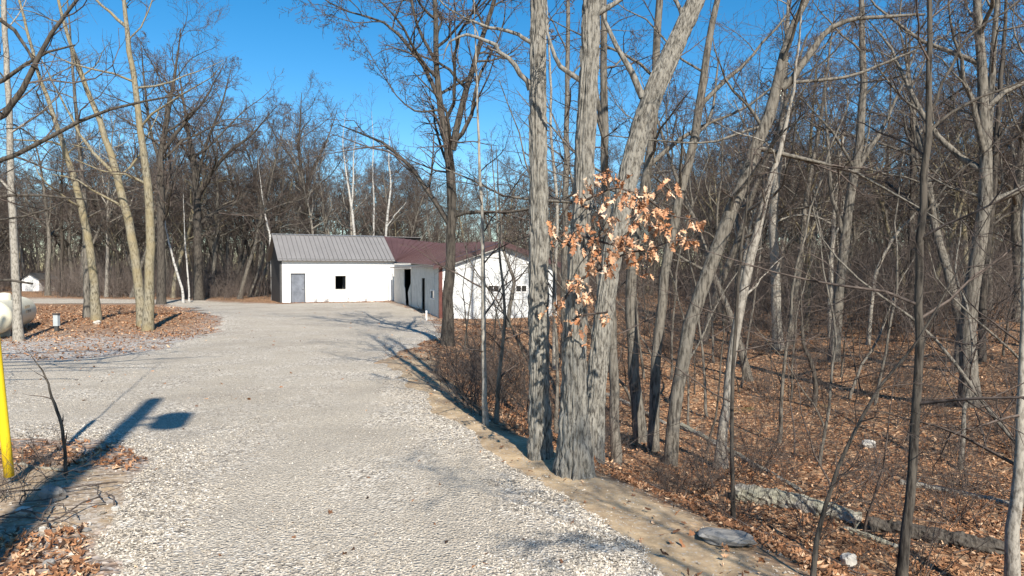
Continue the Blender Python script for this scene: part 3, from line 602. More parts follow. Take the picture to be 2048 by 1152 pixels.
pole = thing('utility_pole', 'wooden utility pole whose long shadow falls over the gravel', 'utility pole', (bp[0], bp[1], gz))
revolve('pole', (*bp, gz - .4), (*bp, 99), [(0, .17), (HP * .5, .145), (HP + .4, .12), (HP + .41, .01)], POLEM, pole, 20)
pr_ = np.array([.949, .316]); tc_ = bp + pr_ * .46; tzt = gz + HP - 1.0
tf = revolve('transformer', (*tc_, tzt - .62), (*tc_, 99), [(0, .01), (.01, .22), (.58, .22), (.64, .15), (.66, .01)], GREYBOX, pole, 24)
mb = MB(); mb.box((*bp, 0), pr_, SUN_H, .1, .3, -.03, .03, tzt - .15, tzt - .1); mb.box((*bp, 0), pr_, SUN_H, .1, .3, -.03, .03, tzt - .5, tzt - .45); part(mb, 'bracket', STEEL, pole)
b0 = pt(20, 968, hit(20, 968)); b0[2] = float(G(b0[0], b0[1])); gd = thing('guy_wire_guard', 'bright yellow plastic guy wire guard leaning at the left edge', 'wire guard', b0)
dirg = pt(-7, 705, b0[1] - .1) - b0; dirg /= np.linalg.norm(dirg)
revolve('guard', b0 + dirg * .06, b0 + dirg * 9, [(0, .01), (.004, .038), (.35, .037), (1.2, .035), (2.4, .033), (2.41, .005)], YELLOW, gd, 20)
revolve('anchor_rod', b0 - dirg * .3 + np.array([.0, 0, 0]), b0 + dirg * 9, [(0, .012), (.5, .012), (8.5, .006)], STEEL, gd, 8)

# ------------------------------------------------------------------ traced trees
traced('oak_tree', 'straight grey oak trunk left of the paired oaks at the driveway edge', [(1081, 912, 58), (1080, 860, 50), (1079, 700, 47), (1077, 500, 45), (1076, 300, 41), (1077, 120, 38), (1078, -60, 36)], BARKN, forks=[{'path': [(1060, 180, 13), (1030, 135, 11), (985, 88, 9), (950, 70, 7), (918, 68, 6), (895, 92, 4), (884, 118, 2)], 'ext': 0}, {'path': [(1062, 85, 10), (1010, 60, 8), (955, 50, 6), (900, 20, 4), (860, -20, 3)], 'ext': 0}],
       ext=7, levels=FULL, seed=11, fine=True, flare=.25, ws=.88)
T2 = traced('oak_tree', 'thick oak with flared mossy base and dry orange leaves on low twigs', [(1150, 945, 72), (1147, 860, 57), (1147, 700, 49), (1158, 520, 43), (1168, 330, 41), (1178, 150, 40), (1188, -60, 38)], BARKN,
       forks=[{'path': [(1168, 165, 12), (1130, 140, 11), (1104, 115, 8), (1092, 60, 5)], 'ext': 1}, [(1190, 30, 14), (1225, 20, 10), (1265, -10, 8)]], ext=7, levels=FULL, seed=12, fine=True, flare=.5, ws=.97)
traced('oak_tree', 'big oak leaning right behind the thick flared oak', [(1182, 915, 62), (1188, 800, 52), (1198, 690, 50), (1226, 500, 52), (1262, 320, 54), (1296, 200, 56), (1345, 100, 50), (1405, -20, 46)], BARKN, d=8.1,
       forks=[[(1285, 195, 20), (1262, 140, 17), (1235, 95, 13), (1212, 60, 10), (1200, -10, 8)], [(1375, 60, 14), (1350, 10, 11), (1340, -30, 9)]], ext=6, levels=FULL, seed=13, fine=True, flare=.2)
traced('slim_tree', 'dark slim trunk rising between the two thick oaks', [(1232, 830, 26), (1222, 600, 25), (1212, 400, 22), (1208, 200, 19), (1205, -40, 16)], BARK, d=11, forks=[[(1212, 270, 14), (1195, 220, 12), (1180, 100, 9)]], ext=5, levels=SPARSE, seed=14)
traced('grey_tree', 'grey trunk rooted in the hollow right of the leafy twigs', [(1287, 882, 36), (1272, 780, 31), (1262, 680, 29), (1258, 545, 28), (1278, 430, 27), (1298, 340, 24), (1308, 230, 22), (1318, -20, 18)], BARK, forks=[[(1300, 330, 14), (1340, 290, 11), (1400, 250, 9), (1480, 225, 6)]], ext=5, levels=SPARSE, seed=15)
traced('grey_tree', 'second grey trunk curving up behind the leaning trunks', [(1308, 770, 28), (1316, 680, 25), (1326, 590, 26), (1338, 488, 25), (1355, 415, 24), (1380, 310, 23), (1400, 210, 22), (1415, 90, 18), (1440, -30, 14)], BARK, d=13, forks=[[(1395, 230, 14), (1430, 175, 11), (1470, 150, 8)]], ext=4, levels=SPARSE, seed=16)
traced('leaning_tree', 'long trunk leaning right that forks high above the hollow', [(1335, 928, 34), (1352, 800, 34), (1370, 690, 37), (1400, 590, 36), (1438, 480, 36), (1474, 391, 34), (1517, 282, 32), (1552, 210, 31), (1560, 174, 30), (1555, 140, 22), (1562, 95, 19), (1587, 43, 18), (1625, -15, 16)], BARK,
       forks=[{'path': [(1562, 178, 20), (1585, 158, 19), (1621, 104, 17), (1647, 65, 15), (1678, 43, 13), (1717, 37, 11), (1782, 33, 9), (1851, 28, 6)], 'ext': 0}, {'path': [(1580, 165, 10), (1650, 160, 8), (1710, 152, 8), (1770, 125, 6), (1830, 100, 4)], 'ext': 0}, [(1535, 250, 8), (1480, 265, 7), (1420, 290, 5)]], ext=5, levels=SPARSE, seed=17)
traced('bare_tree', 'pale weathered trunk leaning right beside the long forked trunk', [(1440, 935, 30), (1448, 830, 24), (1462, 720, 24), (1488, 570, 25), (1512, 470, 22), (1530, 410, 19), (1542, 350, 14), (1572, 260, 10), (1590, 150, 7)], m_bark('bark_weathered', (.10, .085, .07), (.33, .30, .255), None, 26, .3, .01), ext=2, levels=SPARSE, seed=18, flare=.5, S=14)
traced('sapling_tree', 'thin black sapling trunk in front of the flat slab rock', [(1469, 1046, 12), (1463, 900, 11), (1464, 760, 10), (1474, 620, 9), (1480, 520, 8), (1495, 400, 5)], BARKD, ext=2, levels=THIN, seed=19, S=8)
traced('slim_tree', 'dark slim straight tree crossing the right woods from bottom to top', [(1798, 1190, 27), (1806, 1100, 25), (1826, 950, 23), (1834, 800, 22), (1836, 650, 20), (1840, 500, 19), (1848, 380, 18), (1858, 250, 16), (1860, 100, 13), (1857, -30, 11)], BARKD, d=6.6,
       forks=[{'path': [(1852, 270, 10), (1870, 250, 9), (1900, 225, 8), (1960, 195, 6), (2060, 155, 5)], 'ext': 1}, {'path': [(1855, 235, 9), (1875, 190, 8), (1905, 110, 7), (1950, 60, 6), (2030, 15, 5)], 'ext': 1}, {'path': [(1845, 430, 6), (1880, 395, 5), (1910, 350, 4), (1990, 290, 3)], 'ext': 1}], ext=3, levels=THIN, seed=20, K=30)
traced('sapling_tree', 'dark sapling leaning right across the fallen log', [(1618, 1160, 13), (1632, 1080, 12), (1652, 1010, 11), (1680, 920, 10), (1715, 850, 9), (1760, 770, 8), (1832, 690, 6)], BARKD, ext=1, levels=THIN, seed=21, S=8)
traced('curved_tree', 'smooth pale trunk curving up at the right edge', [(2030, 1200, 36), (2022, 1100, 34), (2026, 1030, 32), (2036, 970, 29), (2043, 900, 22), (2043, 780, 16), (2042, 640, 14), (2050, 450, 11)], BARKP, d=6.8, ext=3, levels=THIN, seed=22)
for sd_, lab, path, kw in [
    (30, 'pale thick trunk on the leafy slope behind the pale weathered trunk', [(1556, 700, 30), (1553, 620, 25), (1550, 540, 24), (1546, 420, 22), (1560, 300, 18), (1570, 150, 14)], dict(bark=BARKP)),
    (31, 'pale trunk growing close beside the thick pale one on the slope', [(1577, 690, 18), (1590, 600, 15), (1600, 520, 13), (1612, 400, 12), (1640, 250, 9)], dict(bark=BARK)),
    (32, 'grey oak forking in the middle of the right woods', [(1666, 722, 30), (1676, 600, 24), (1688, 490, 24), (1704, 370, 22), (1722, 262, 20), (1728, 150, 17), (1722, 0, 13)], dict(bark=BARK, forks=[[(1708, 350, 14), (1738, 300, 12), (1770, 250, 9)], [(1690, 480, 12), (1660, 380, 10), (1655, 300, 8)]])),
    (33, 'thick grey trunk leaning right near the right edge of the woods', [(1915, 745, 32), (1925, 660, 28), (1942, 590, 27), (1962, 500, 25), (1968, 350, 20), (1985, 150, 16)], dict(bark=BARK)),
    (34, 'dark trunk standing right of the leaning grey one in the woods', [(1962, 725, 20), (1965, 640, 18), (1968, 560, 17), (1985, 400, 15), (2000, 200, 12)], dict(bark=BARKD)),
    (35, 'crooked little dark tree with branching top on the leaf slope', [(1625, 815, 14), (1632, 770, 12), (1625, 730, 12), (1606, 690, 9), (1604, 650, 6)], dict(bark=BARKD, ext=1, levels=THIN)),
    (36, 'pale slim leaning stem in front of the far right woods', [(1735, 690, 11), (1742, 620, 9), (1752, 540, 9), (1790, 470, 7), (1830, 430, 5)], dict(bark=BARKP, ext=1.5, levels=THIN)),
    (37, 'tall oak with dense dark twigs in front of the metal wing', [(893, 690, 34), (896, 620, 29), (900, 520, 25), (904, 420, 24), (902, 330, 26), (890, 260, 18), (876, 190, 16), (871, 100, 14), (868, -20, 12)], dict(bark=BARKD, ext=4, levels='T16',
        forks=[[(905, 300, 20), (920, 230, 16), (938, 165, 15), (958, 90, 13), (990, 0, 11)], [(878, 200, 12), (850, 130, 10), (800, 70, 8), (770, 40, 6), (690, 25, 4)], [(873, 130, 9), (835, 60, 8), (820, -10, 6)], [(876, 220, 6), (830, 228, 5), (795, 195, 3)]])),
    (38, 'slim pale stem growing below the sandy driveway edge', [(972, 850, 15), (968, 740, 12), (967, 640, 12), (966, 540, 11), (964, 430, 9), (958, 300, 7)], dict(bark=BARKP, ext=2, levels=THIN)),
    (39, 'thin crooked stem beside the slim pale stem below the driveway edge', [(990, 845, 13), (997, 760, 10), (1006, 690, 9), (1011, 620, 8), (1000, 520, 6)], dict(bark=BARK, ext=1.5, levels=THIN)),
    (40, 'small crooked tree against the white gable wall', [(1015, 648, 11), (1022, 600, 10), (1031, 560, 10), (1018, 535, 8), (1004, 490, 7), (998, 400, 5)], dict(bark=BARK, d=26., ext=2, levels=THIN)),
    (41, 'pale slim stem behind the straight oak trunk', [(1108, 640, 9), (1112, 500, 8), (1116, 420, 8), (1107, 320, 8), (1100, 250, 7), (1103, 170, 6), (1098, 100, 5)], dict(bark=BARKP, d=21., ext=3, levels=THIN)),
    (42, 'grey background trunk between the straight oak and the thick oak', [(1128, 640, 19), (1130, 480, 17), (1132, 330, 15), (1135, 150, 12), (1136, 0, 10)], dict(bark=BARK, d=22., ext=4)),
    (50, 'pale smooth trunk in front of the propane tank at far left', [(38, 682, 23), (33, 600, 20), (29, 480, 18), (22, 330, 16), (16, 200, 14), (8, 0, 12)], dict(bark=BARKP, ext=4)),
    (51, 'tall yellowish lichened tree with a high fork on the mound', [(296, 652, 27), (299, 560, 23), (302, 450, 22), (294, 350, 19), (284, 280, 17), (270, 170, 14), (255, 70, 12), (250, 45, 11), (246, -30, 8)], dict(bark=BARKY, d=21.5, ext=4, forks=[[(251, 52, 9), (225, 28, 7), (195, 5, 6)]])),
    (52, 'lichened trunk leaning left beside the tall yellowish tree', [(286, 640, 26), (276, 560, 23), (264, 470, 22), (240, 370, 19), (222, 310, 17), (200, 240, 14), (170, 170, 12), (140, 90, 9)], dict(bark=BARKY, d=22.5, ext=4, forks=[[(236, 355, 10), (200, 320, 9), (160, 270, 7)]])),
    (53, 'grey leaning tree in front of the far lane on the mound', [(193, 622, 24), (187, 560, 20), (178, 480, 19), (160, 400, 17), (140, 330, 15), (118, 260, 12), (80, 160, 9)], dict(bark=BARKY, d=24., ext=5)),
    (54, 'thinner grey trunk close behind the grey leaning tree', [(174, 610, 17), (172, 540, 14), (172, 480, 13), (165, 350, 11), (150, 200, 8)], dict(bark=BARK, d=25.5, ext=4)),
    (55, 'white leaning birch at the left rim of the yard', [(366, 585, 6.5), (356, 550, 6), (344, 510, 5.5), (335, 475, 4), (326, 420, 2)], dict(bark=BIRCH, d=46., ext=2, levels=BTH)),
    (56, 'thin white birch right of the leaning birch', [(378, 580, 4.5), (374, 530, 4), (370, 490, 3), (368, 430, 1.5)], dict(bark=BIRCH, d=47., ext=3, levels=BTH)),
    (57, 'white birch at the left corner of the white building', [(545, 585, 7), (542, 500, 6.5), (540, 470, 6), (530, 430, 4), (524, 390, 2)], dict(bark=BIRCH, d=51., ext=3, levels=BTH)),
    (58, 'forked white birch rising behind the grey roof', [(713, 560, 8), (709, 470, 7.5), (704, 420, 6.5), (696, 370, 5), (690, 330, 3.5), (684, 280, 2.2), (690, 240, 1.2)], dict(bark=BIRCH, d=62., ext=.8, levels=BTH, forks=[{'path': [(703, 415, 5), (707, 360, 4.5), (706, 310, 3), (714, 260, 1.5)], 'ext': .5}])),
    (59, 'single slim white birch behind the grey roof', [(747, 560, 5.5), (747, 470, 5), (748, 400, 4.5), (745, 340, 3.5), (747, 280, 2), (744, 240, 1.2)], dict(bark=BIRCH, d=62., ext=.8, levels=BTH)),
    (60, 'branching white birch above the maroon roof', [(768, 560, 7), (772, 460, 6.5), (777, 410, 5.5), (783, 365, 4.5), (777, 330, 3.5), (779, 280, 2)], dict(bark=BIRCH, d=60., ext=.8, levels=BTH, forks=[{'path': [(773, 455, 3.5), (790, 430, 3), (812, 405, 1.5)], 'ext': 0}])),
    (61, 'dark oak with fan shaped crown behind the left of the grey roof', [(612, 560, 13), (614, 440, 11), (610, 390, 10), (604, 340, 9), (596, 300, 7), (600, 250, 5)], dict(bark=BARKD, d=64., ext=3, levels='BIG', forks=[[(611, 385, 8), (622, 345, 7), (640, 310, 6), (655, 280, 4)], [(606, 350, 6), (580, 310, 5), (562, 290, 4)]])),
    (62, 'large spreading oak at the left rim of the gravel yard', [(398, 590, 24), (396, 500, 20), (394, 400, 18), (388, 330, 15), (380, 280, 12), (372, 240, 8)], dict(bark=BARKD, d=50., ext=4, levels='BIG', forks=[[(393, 400, 13), (425, 340, 11), (460, 300, 9), (500, 275, 6)], [(394, 360, 10), (415, 280, 8), (440, 220, 6)]])),
    (63, 'tall spreading oak behind the yellowish trees on the mound', [(322, 590, 22), (322, 450, 19), (320, 320, 17), (330, 260, 14), (340, 200, 11), (350, 150, 7)], dict(bark=BARKD, d=44., ext=3, levels='BIG', forks=[[(321, 310, 12), (350, 270, 10), (375, 240, 8), (410, 200, 5)], [(322, 330, 10), (300, 260, 8), (290, 180, 6)]])),
    ]:
    kw = dict(kw); bark_ = kw.pop('bark'); lv = kw.pop('levels', SPARSE)
    if lv == 'T16': lv = [dict(n=20, t0=.22, ang=55, lf=.32, K=9, wig=.17, up=.04, rr=.7, S=3, mi=0), dict(n=8, t0=.12, ang=45, lf=.46, K=5, wig=.2, up=.03), dict(n=7, t0=.1, lf=.5, K=4, wig=.22, rmin=.007), dict(n=2, t0=.1, lf=.5, K=3, rmin=.005)]
    if lv == 'BIG': lv = [dict(n=12, t0=.3, ang=46, lf=.46, K=8, wig=.2, up=.06, rr=.55, S=3, mi=0), dict(n=8, t0=.12, ang=42, lf=.5, K=6, wig=.22, up=.04, rmin=.009), dict(n=8, t0=.1, lf=.52, K=4, wig=.22, rmin=.011), dict(n=4, t0=.1, lf=.55, K=3, rmin=.006)]
    traced('birch_tree' if bark_ is BIRCH else ('oak_tree' if 'oak' in lab else 'bare_tree'), lab, path, bark_, levels=lv, seed=sd_, S=10, **kw)
# tree outside the left edge whose dark limbs reach into the picture
r_ = np.random.default_rng(70); bx, by = -12.6, 10.2; gz = float(G(bx, by)); root = thing('overhanging_tree', 'dark tree whose crooked limbs reach in from the upper left', 'tree', (bx, by, gz))
P = wander(r_, 9, 14, (.03, 0), .04); R = np.linspace(.17, .06, 14); v, f = tubes(P[None], R[None], 12); obj('trunk', mesh('trunk', v, f, [BARKD], smooth=True), root)
limbs = []; loc = np.array([bx, by, gz]); tat = lambda z: np.array([np.interp(z, P[:, 2], P[:, i]) for i in range(3)])
for pp, w0, w1 in [([(0, 255), (40, 205), (62, 175), (66, 130), (62, 100), (95, 75), (120, 40), (160, 0), (190, -40)], 13, 5), ([(0, 330), (60, 300), (130, 250), (200, 222), (250, 210), (300, 200), (360, 190)], 10, 3), ([(0, 180), (40, 130), (60, 110), (110, 95), (150, 90)], 9, 3),
                   ([(0, 20), (30, 60), (60, 100), (80, 150)], 9, 4), ([(0, 392), (60, 385), (110, 388), (160, 405), (200, 400)], 7, 2), ([(0, 440), (50, 433), (110, 420), (150, 395)], 5, 2), ([(0, 557), (20, 555), (40, 562), (48, 566), (58, 563), (64, 567)], 6, 4)]:
    w3 = [pt(a, b_, 10.) for a, b_ in pp]; st = tat(max(.5, w3[0][2] - gz - .8)) + loc
    o = smooth_path([np.append(st, w0 * 1.3 / 2 / F * 10)] + [np.append(w, (w0 + (w1 - w0) * i / (len(pp) - 1)) / 2 / F * 10) for i, w in enumerate(w3)], 16, r_, .012); limbs.append((o[None, :, :3] - loc, o[None, :, 3]))
parts = [(*tubes(a, b_, 7), 0) for a, b_ in limbs] + crown(r_, limbs[:6], [dict(n=7, t0=.3, ang=50, lf=.3, K=7, wig=.18, rr=.5, S=3), dict(n=6, t0=.15, lf=.45, K=5, wig=.2, rmin=.003), dict(n=4, t0=.1, lf=.5, K=3, rmin=.0025)])
v, f, mi = join(parts); obj('crown', mesh('crown', v, f, [BARKD, TWIG], mi, True), root)

# dry oak leaves and their twigs on the thick oak
cl = [(460, 250), (520, 220), (570, 190), (640, 230), (420, 310), (730, 290), (690, 300), (800, 310), (630, 330), (560, 340), (700, 370), (750, 350), (760, 390), (850, 385), (910, 405), (500, 415), (580, 440), (690, 460), (780, 430), (840, 470), (890, 510), (1050, 470), (960, 260), (905, 280), (960, 560), (1060, 580), (350, 530), (420, 505), (370, 610), (490, 550), (575, 520), (680, 530), (730, 570), (800, 570), (640, 580), (540, 640), (600, 650), (660, 650), (720, 680), (780, 640), (820, 630), (500, 690), (470, 720), (560, 740), (600, 720), (400, 815), (330, 830), (440, 870), (430, 910), (280, 925), (240, 985), (380, 1005), (400, 1090), (315, 1075), (560, 990), (785, 755), (235, 520), (300, 545), (1000, 560), (1080, 480), (870, 490), (760, 360), (650, 610), (620, 560), (700, 640)]
r_ = np.random.default_rng(5); loc = np.array(T2.location); dT = T2['_d']
mains = [[(1172, 400), (1230, 372), (1290, 392), (1340, 432), (1395, 440)], [(1163, 470), (1225, 490), (1285, 505), (1350, 478), (1400, 482)], [(1158, 560), (1210, 535), (1250, 505), (1300, 500)], [(1150, 500), (1120, 480), (1098, 462)], [(1145, 580), (1125, 600), (1108, 625)], [(1146, 640), (1160, 630), (1215, 625)]]
tw = []; mp_ = []
for mpth in mains:
    ds = np.linspace(dT - .15, dT - .55, len(mpth)); o = smooth_path([np.append(pt(a, b_, dd), (.013 - .002 * i)) for i, ((a, b_), dd) in enumerate(zip(mpth, ds))], 16, r_, .006); tw.append((o[None, :, :3] - loc, o[None, :, 3])); mp_.append(o[:, :3])
mall = np.concatenate(mp_)
shp = np.array([(0, 0), (.12, .06), (.22, .2), (.30, .09), (.45, .28), (.54, .12), (.70, .24), (.78, .09), (1, 0), (.78, -.09), (.70, -.24), (.54, -.12), (.45, -.28), (.30, -.09), (.22, -.2), (.12, -.06)])
lms = []
for k in range(5):
    z_ = r_.normal(0, .05, 16) + np.abs(shp[:, 1]) * r_.uniform(-1.0, 1.6) - .8 * shp[:, 0] ** 2 * r_.uniform(-.6, 1); v = np.column_stack([shp, z_]); mid = np.column_stack([shp[[1, 3, 5, 7], 0], np.zeros(4), z_[[1, 3, 5, 7]] - .03]); v = np.concatenate([v, mid])
    tri = [(0, 16, 1), (0, 15, 16), (1, 16, 2), (16, 3, 2), (16, 17, 3), (3, 17, 4), (17, 5, 4), (17, 18, 5), (5, 18, 6), (18, 7, 6), (18, 19, 7), (19, 8, 7), (15, 14, 16), (16, 14, 13), (16, 13, 17), (13, 12, 17), (17, 12, 11), (17, 11, 18), (11, 10, 18), (18, 10, 9), (18, 9, 19), (19, 9, 8)]
    lms.append(mesh('leaf', v, np.array(tri), [OAKLEAF]))
exl = []; bpy.context.view_layer.update()
for i, (cx_, cy_) in enumerate(cl):
    px_, py_ = 1020 + cx_ / 2.88, 280 + cy_ / 2.88; c_ = pt(px_, py_, dT - .3 - .35 * r_.random()); k = np.argmin(np.linalg.norm((mall - c_) * np.array([1, .5, 1]), axis=1))
    o = smooth_path([mall[k], (mall[k] + c_) / 2 + np.array([0, 0, .03]), c_], 6, r_, .006); tw.append((o[None] - loc, np.linspace(.006, .0035, 6)[None]))
    exl += [(c_ - loc + r_.normal(0, .045, 3), r_.uniform(.07, .11), r_.uniform(0, 6.28, 3)) for _ in range(1)]
    for q_ in range(4):
        l = obj('leaf', lms[r_.integers(5)], T2); l.location = c_ - loc + r_.normal(0, .03, 3); s_ = r_.uniform(.07, .115); l.scale = (s_, s_, s_)
        l.rotation_euler = (r_.uniform(0, 6.28), r_.uniform(.5, 1.9), r_.uniform(0, 6.28))
from mathutils import Euler
lv0 = np.array([q_.co[:] for q_ in lms[0].vertices]); lf0 = np.array([q_.vertices[:] for q_ in lms[0].polygons]); ev = []; ef = []
for i, (c_, s_, e_) in enumerate(exl): ev.append(lv0 @ np.array(Euler(e_).to_matrix()).T * s_ + c_); ef.append(lf0 + len(lv0) * i)
tag(obj('leaf_clusters', mesh('leaf_clusters', np.concatenate(ev), np.concatenate(ef), [m_tone('oak_leaf_mixed', [(0., (.22, .085, .04)), (.6, (.5, .23, .105)), (1., (.66, .44, .28))])], attrs={'tone': np.repeat(r_.random(len(exl)), len(lv0))}), T2), kind='stuff')
v, f, mi = join([(*tubes(a, b_, 5), 0) for a, b_ in tw]); obj('leafy_twig', mesh('leafy_twig', v, f, [TWIG], smooth=True), T2)

# ------------------------------------------------------------------ woods: copies of a few grown trees
protos = [proto(101, 'oak_tree', 17, .21, BARK), proto(102, 'oak_tree', 18, .19, BARKD), proto(103, 'oak_tree', 16, .17, BARK, wig=.09), proto(104, 'oak_tree', 18, .15, BARKP, wig=.05), proto(105, 'oak_tree', 15, .13, BARKD, wig=.1),
          proto(106, 'oak_tree', 17, .18, BARK, lean=(.18, .02)), proto(107, 'oak_tree', 16, .16, BARKY, lean=(-.15, .05))]
SAPL = [dict(n=12, t0=.2, ang=52, lf=.34, K=6, wig=.14, up=.05, rr=.5), dict(n=6, t0=.15, ang=42, lf=.45, K=4, wig=.18, rmin=.003), dict(n=4, t0=.1, lf=.5, K=3, rmin=.0025)]
sapl = [proto(111 + i, 'sapling', h, r0, b_, SAPL, 'sapling', topf=.95, wig=.13) for i, (h, r0, b_) in enumerate([(4.5, .025, BARKD), (6, .04, BARK), (3.2, .018, TWIG), (7.5, .04, BARK)])]
def shrub(seed, h, nst):
    r = np.random.default_rng(seed); gs = []
    for k in range(nst):
        d_ = np.array([r.normal(0, .35), r.normal(0, .35), 1]); P = np.zeros((7, 3)); P[0] = (r.normal(0, .12), r.normal(0, .12), -.1)
        for i in range(1, 7): d_ = d_ + r.normal(0, .13, 3); d_ /= np.linalg.norm(d_); P[i] = P[i - 1] + d_ * h * r.uniform(.7, 1.1) / 6
        gs.append((P, np.linspace(.008, .003, 7)))
    P = np.stack([a for a, _ in gs]); R = np.stack([b_ for _, b_ in gs]); root = thing('shrub', 'bare twiggy shrub', 'shrub')
    v, f = tubes(P, R, 4); obj('stem', mesh('stem', v, f, [TWIG], smooth=True), root)
    v, f, mi = join(crown(r, [(P, R)], [dict(n=8, t0=.15, ang=40, lf=.4, K=5, wig=.18, rmin=.0028), dict(n=5, t0=.1, lf=.5, K=3, rmin=.0024)])); obj('twigs', mesh('twigs', v, f, [TWIG, TWIG], mi, True), root); return root
shr = [shrub(120, 1.5, 12), shrub(121, 1.1, 14), shrub(122, 2.2, 10)]
used_p = set(); placed = []
LOOK = dict(zip(map(id, protos), ['thick grey', 'thick dark', 'crooked grey', 'pale slender', 'small crooked dark', 'leaning grey', 'leaning lichened'])) | dict(zip(map(id, sapl), ['knee thin dark', 'grey', 'short reddish', 'tall grey'])) | dict(zip(map(id, shr), ['many stemmed', 'low spreading', 'tall loose']))
LOOK[id(sapl[0])] = 'slight dark'
def place(protos_, k, x, y, sc, label, group, rz=None):
    p_ = protos_[k % len(protos_)]; label = label.replace('{look}', LOOK[id(p_)]).replace('{depth}', 'near side' if math.hypot(x, y) < 30 else ('middle' if math.hypot(x, y) < 58 else 'depths')); group = 'alike ' + label.replace('bare ', '') if '{' in group else group; loc = on_ground(x, y, -.03); rz = rng.uniform(0, 6.28) if rz is None else rz
    if id(p_) not in used_p:
        used_p.add(id(p_)); p_.location = loc; p_.rotation_euler = (0, 0, rz); p_.scale = (sc, sc, sc); tag(p_, label, None, group); return p_
    return copy_tree(p_, loc, rz, sc, label, group)
def bld(x, y): return poly_sd(np.array([x]), np.array([y]), np.array([(-17, 44), (-3.9, 31), (4, 31.5), (3.5, 56), (-18, 56)]))[0] > -1.2
FAROAK = []
def region(nw, fx, fy, mind, ok, kinds, sc, label, group, margin=1.5):
    c_ = 0; tries = 0
    while c_ < nw and tries < nw * 60:
        tries += 1; x = rng.uniform(*fx); y = rng.uniform(*fy)
        if not ok(x, y) or bld(x, y) or poly_sd(np.array([x]), np.array([y]), DRIVE)[0] > -margin: continue
        if any((x - a) ** 2 + (y - b_) ** 2 < mind ** 2 for a, b_ in placed): continue
        placed.append((x, y)); far_ = kinds is protos and math.hypot(x, y) > 66
        if far_: FAROAK.append((x, y)); c_ += 1; continue
        place(kinds, int(rng.integers(len(kinds))), x, y, rng.uniform(*sc), label, group); c_ += 1
for o in list(bpy.data.objects):
    if o.parent is None and o.get('_d'): placed.append((o.location.x, o.location.y)); del o['_d']
vis = lambda x, y: abs(x) < .80 * y + 3
ytop = lambda x: np.where(x < -21, 51 + (-x - 23) * .234, 56)
shedok = lambda x, y: ((x / y < -.76) | (x / y > -.665) | (y > 78))
for i, (px_, d_) in enumerate([(95, 60), (128, 63), (160, 59), (212, 57), (238, 58), (262, 56), (345, 55), (432, 58), (470, 61), (500, 57)]):
    place(protos, i, *pt(px_, 560, d_)[:2], 1.05, '{look} bare oak on the far side of the lane at left', '{g}'); placed.append(tuple(pt(px_, 560, d_)[:2]))
region(150, (-85, -14), (36, 105), 2.0, lambda x, y: vis(x, y) and y > ytop(x) + 1 and shedok(x, y), protos, (.85, 1.12), '{look} bare oak in the {depth} of the woods left of the yard', '{g}')
region(85, (-22, 32), (58, 105), 2.6, lambda x, y: vis(x, y), protos, (.75, .98), '{look} bare oak in the {depth} of the woods behind the buildings', '{g}')
region(135, (3, 80), (15, 95), 2.6, lambda x, y: vis(x, y) and edge_s(x, y) > 4 + .05 * y and x > 5 + .04 * y, protos, (.7, 1.05), '{look} bare oak in the {depth} of the woods right of the driveway', '{g}')
for i, (x, y) in enumerate([(4.6, -2.8)]): place(protos, 4, x, y, .72, '{look} bare oak standing beside the driveway outside the frame', '{g}', 1.0)
region(170, (0, 34), (8.0, 44), .9, lambda x, y: vis(x, y) and edge_s(x, y) > 2.2, sapl, (.6, 1.1), '{look} bare sapling in the {depth} of the right woods', '{g}')
region(50, (-60, 8), (34, 70), 1.4, lambda x, y: vis(x, y) and y > ytop(x) + 1 and shedok(x, y), sapl, (.7, 1.1), '{look} bare sapling in the {depth} of the brush rimming the yard', '{g}')
region(165, (-1, 30), (7.2, 36), .6, lambda x, y: vis(x, y) and edge_s(x, y) > 1.4, shr, (.5, 1.0), '{look} bare shrub on the {depth} of the leafy right slope', '{g}')
region(60, (-60, 6), (34, 66), 1.0, lambda x, y: vis(x, y) and y > ytop(x) + .5 and shedok(x, y), shr, (.7, 1.2), '{look} bare shrub in the {depth} of the brush rimming the yard', '{g}', .8)
for i, (px_, py_, sc) in enumerate([(945, 745, .8), (985, 720, .7), (1030, 730, .75), (925, 700, .6), (1050, 800, .6), (1010, 690, .7), (960, 675, .6)]):
    d_ = hit(px_, py_); p = pt(px_, py_, d_); place(sapl, i, p[0], p[1], sc, '{look} sapling screening the white gable end', '{g}')
for i, (px_, py_, sc) in enumerate([(915, 745, .75), (938, 770, .7), (900, 715, .7), (950, 730, .75), (1025, 770, .6), (925, 760, .8), (958, 790, .7), (985, 760, .8), (1005, 800, .7), (1045, 745, .8), (940, 715, .8), (970, 700, .9), (1020, 720, .9), (890, 725, .6), (1050, 830, .6)]): 
    d_ = hit(px_, py_ + 40); p = pt(px_, py_ + 40, d_); place(shr, i, p[0], p[1], sc, 'grey purple twiggy shrub below the sandy bank of the driveway', 'shrubs below the sandy bank')
for i, (px_, py_) in enumerate([(40, 1000), (95, 935)]):
    d_ = hit(px_, py_); p = pt(px_, py_, d_); place(shr, i + 2, p[0], p[1], .34, 'small bare shrub among the stones at lower left', 'small shrubs at lower left')
traced('sapling_tree', 'dark crooked sapling by the pole shadow at lower left', [(133, 952, 9), (130, 900, 8), (124, 850, 8), (112, 815, 8), (102, 790, 6), (95, 760, 5), (82, 735, 4), (66, 718, 2.5)], BARKD, ext=.12, levels=[dict(n=5, t0=.3, ang=50, lf=.22, K=5, rmin=.0022)], seed=90, S=8, flare=.2)
for i, t_ in enumerate((2.2, 2.9, 4.2, 5.6)):
    p = A + u * t_ - nb * .25; place(shr, i, p[0], p[1], .45, 'dry weed stalks at the foot of the white wall', 'weeds along the white wall')
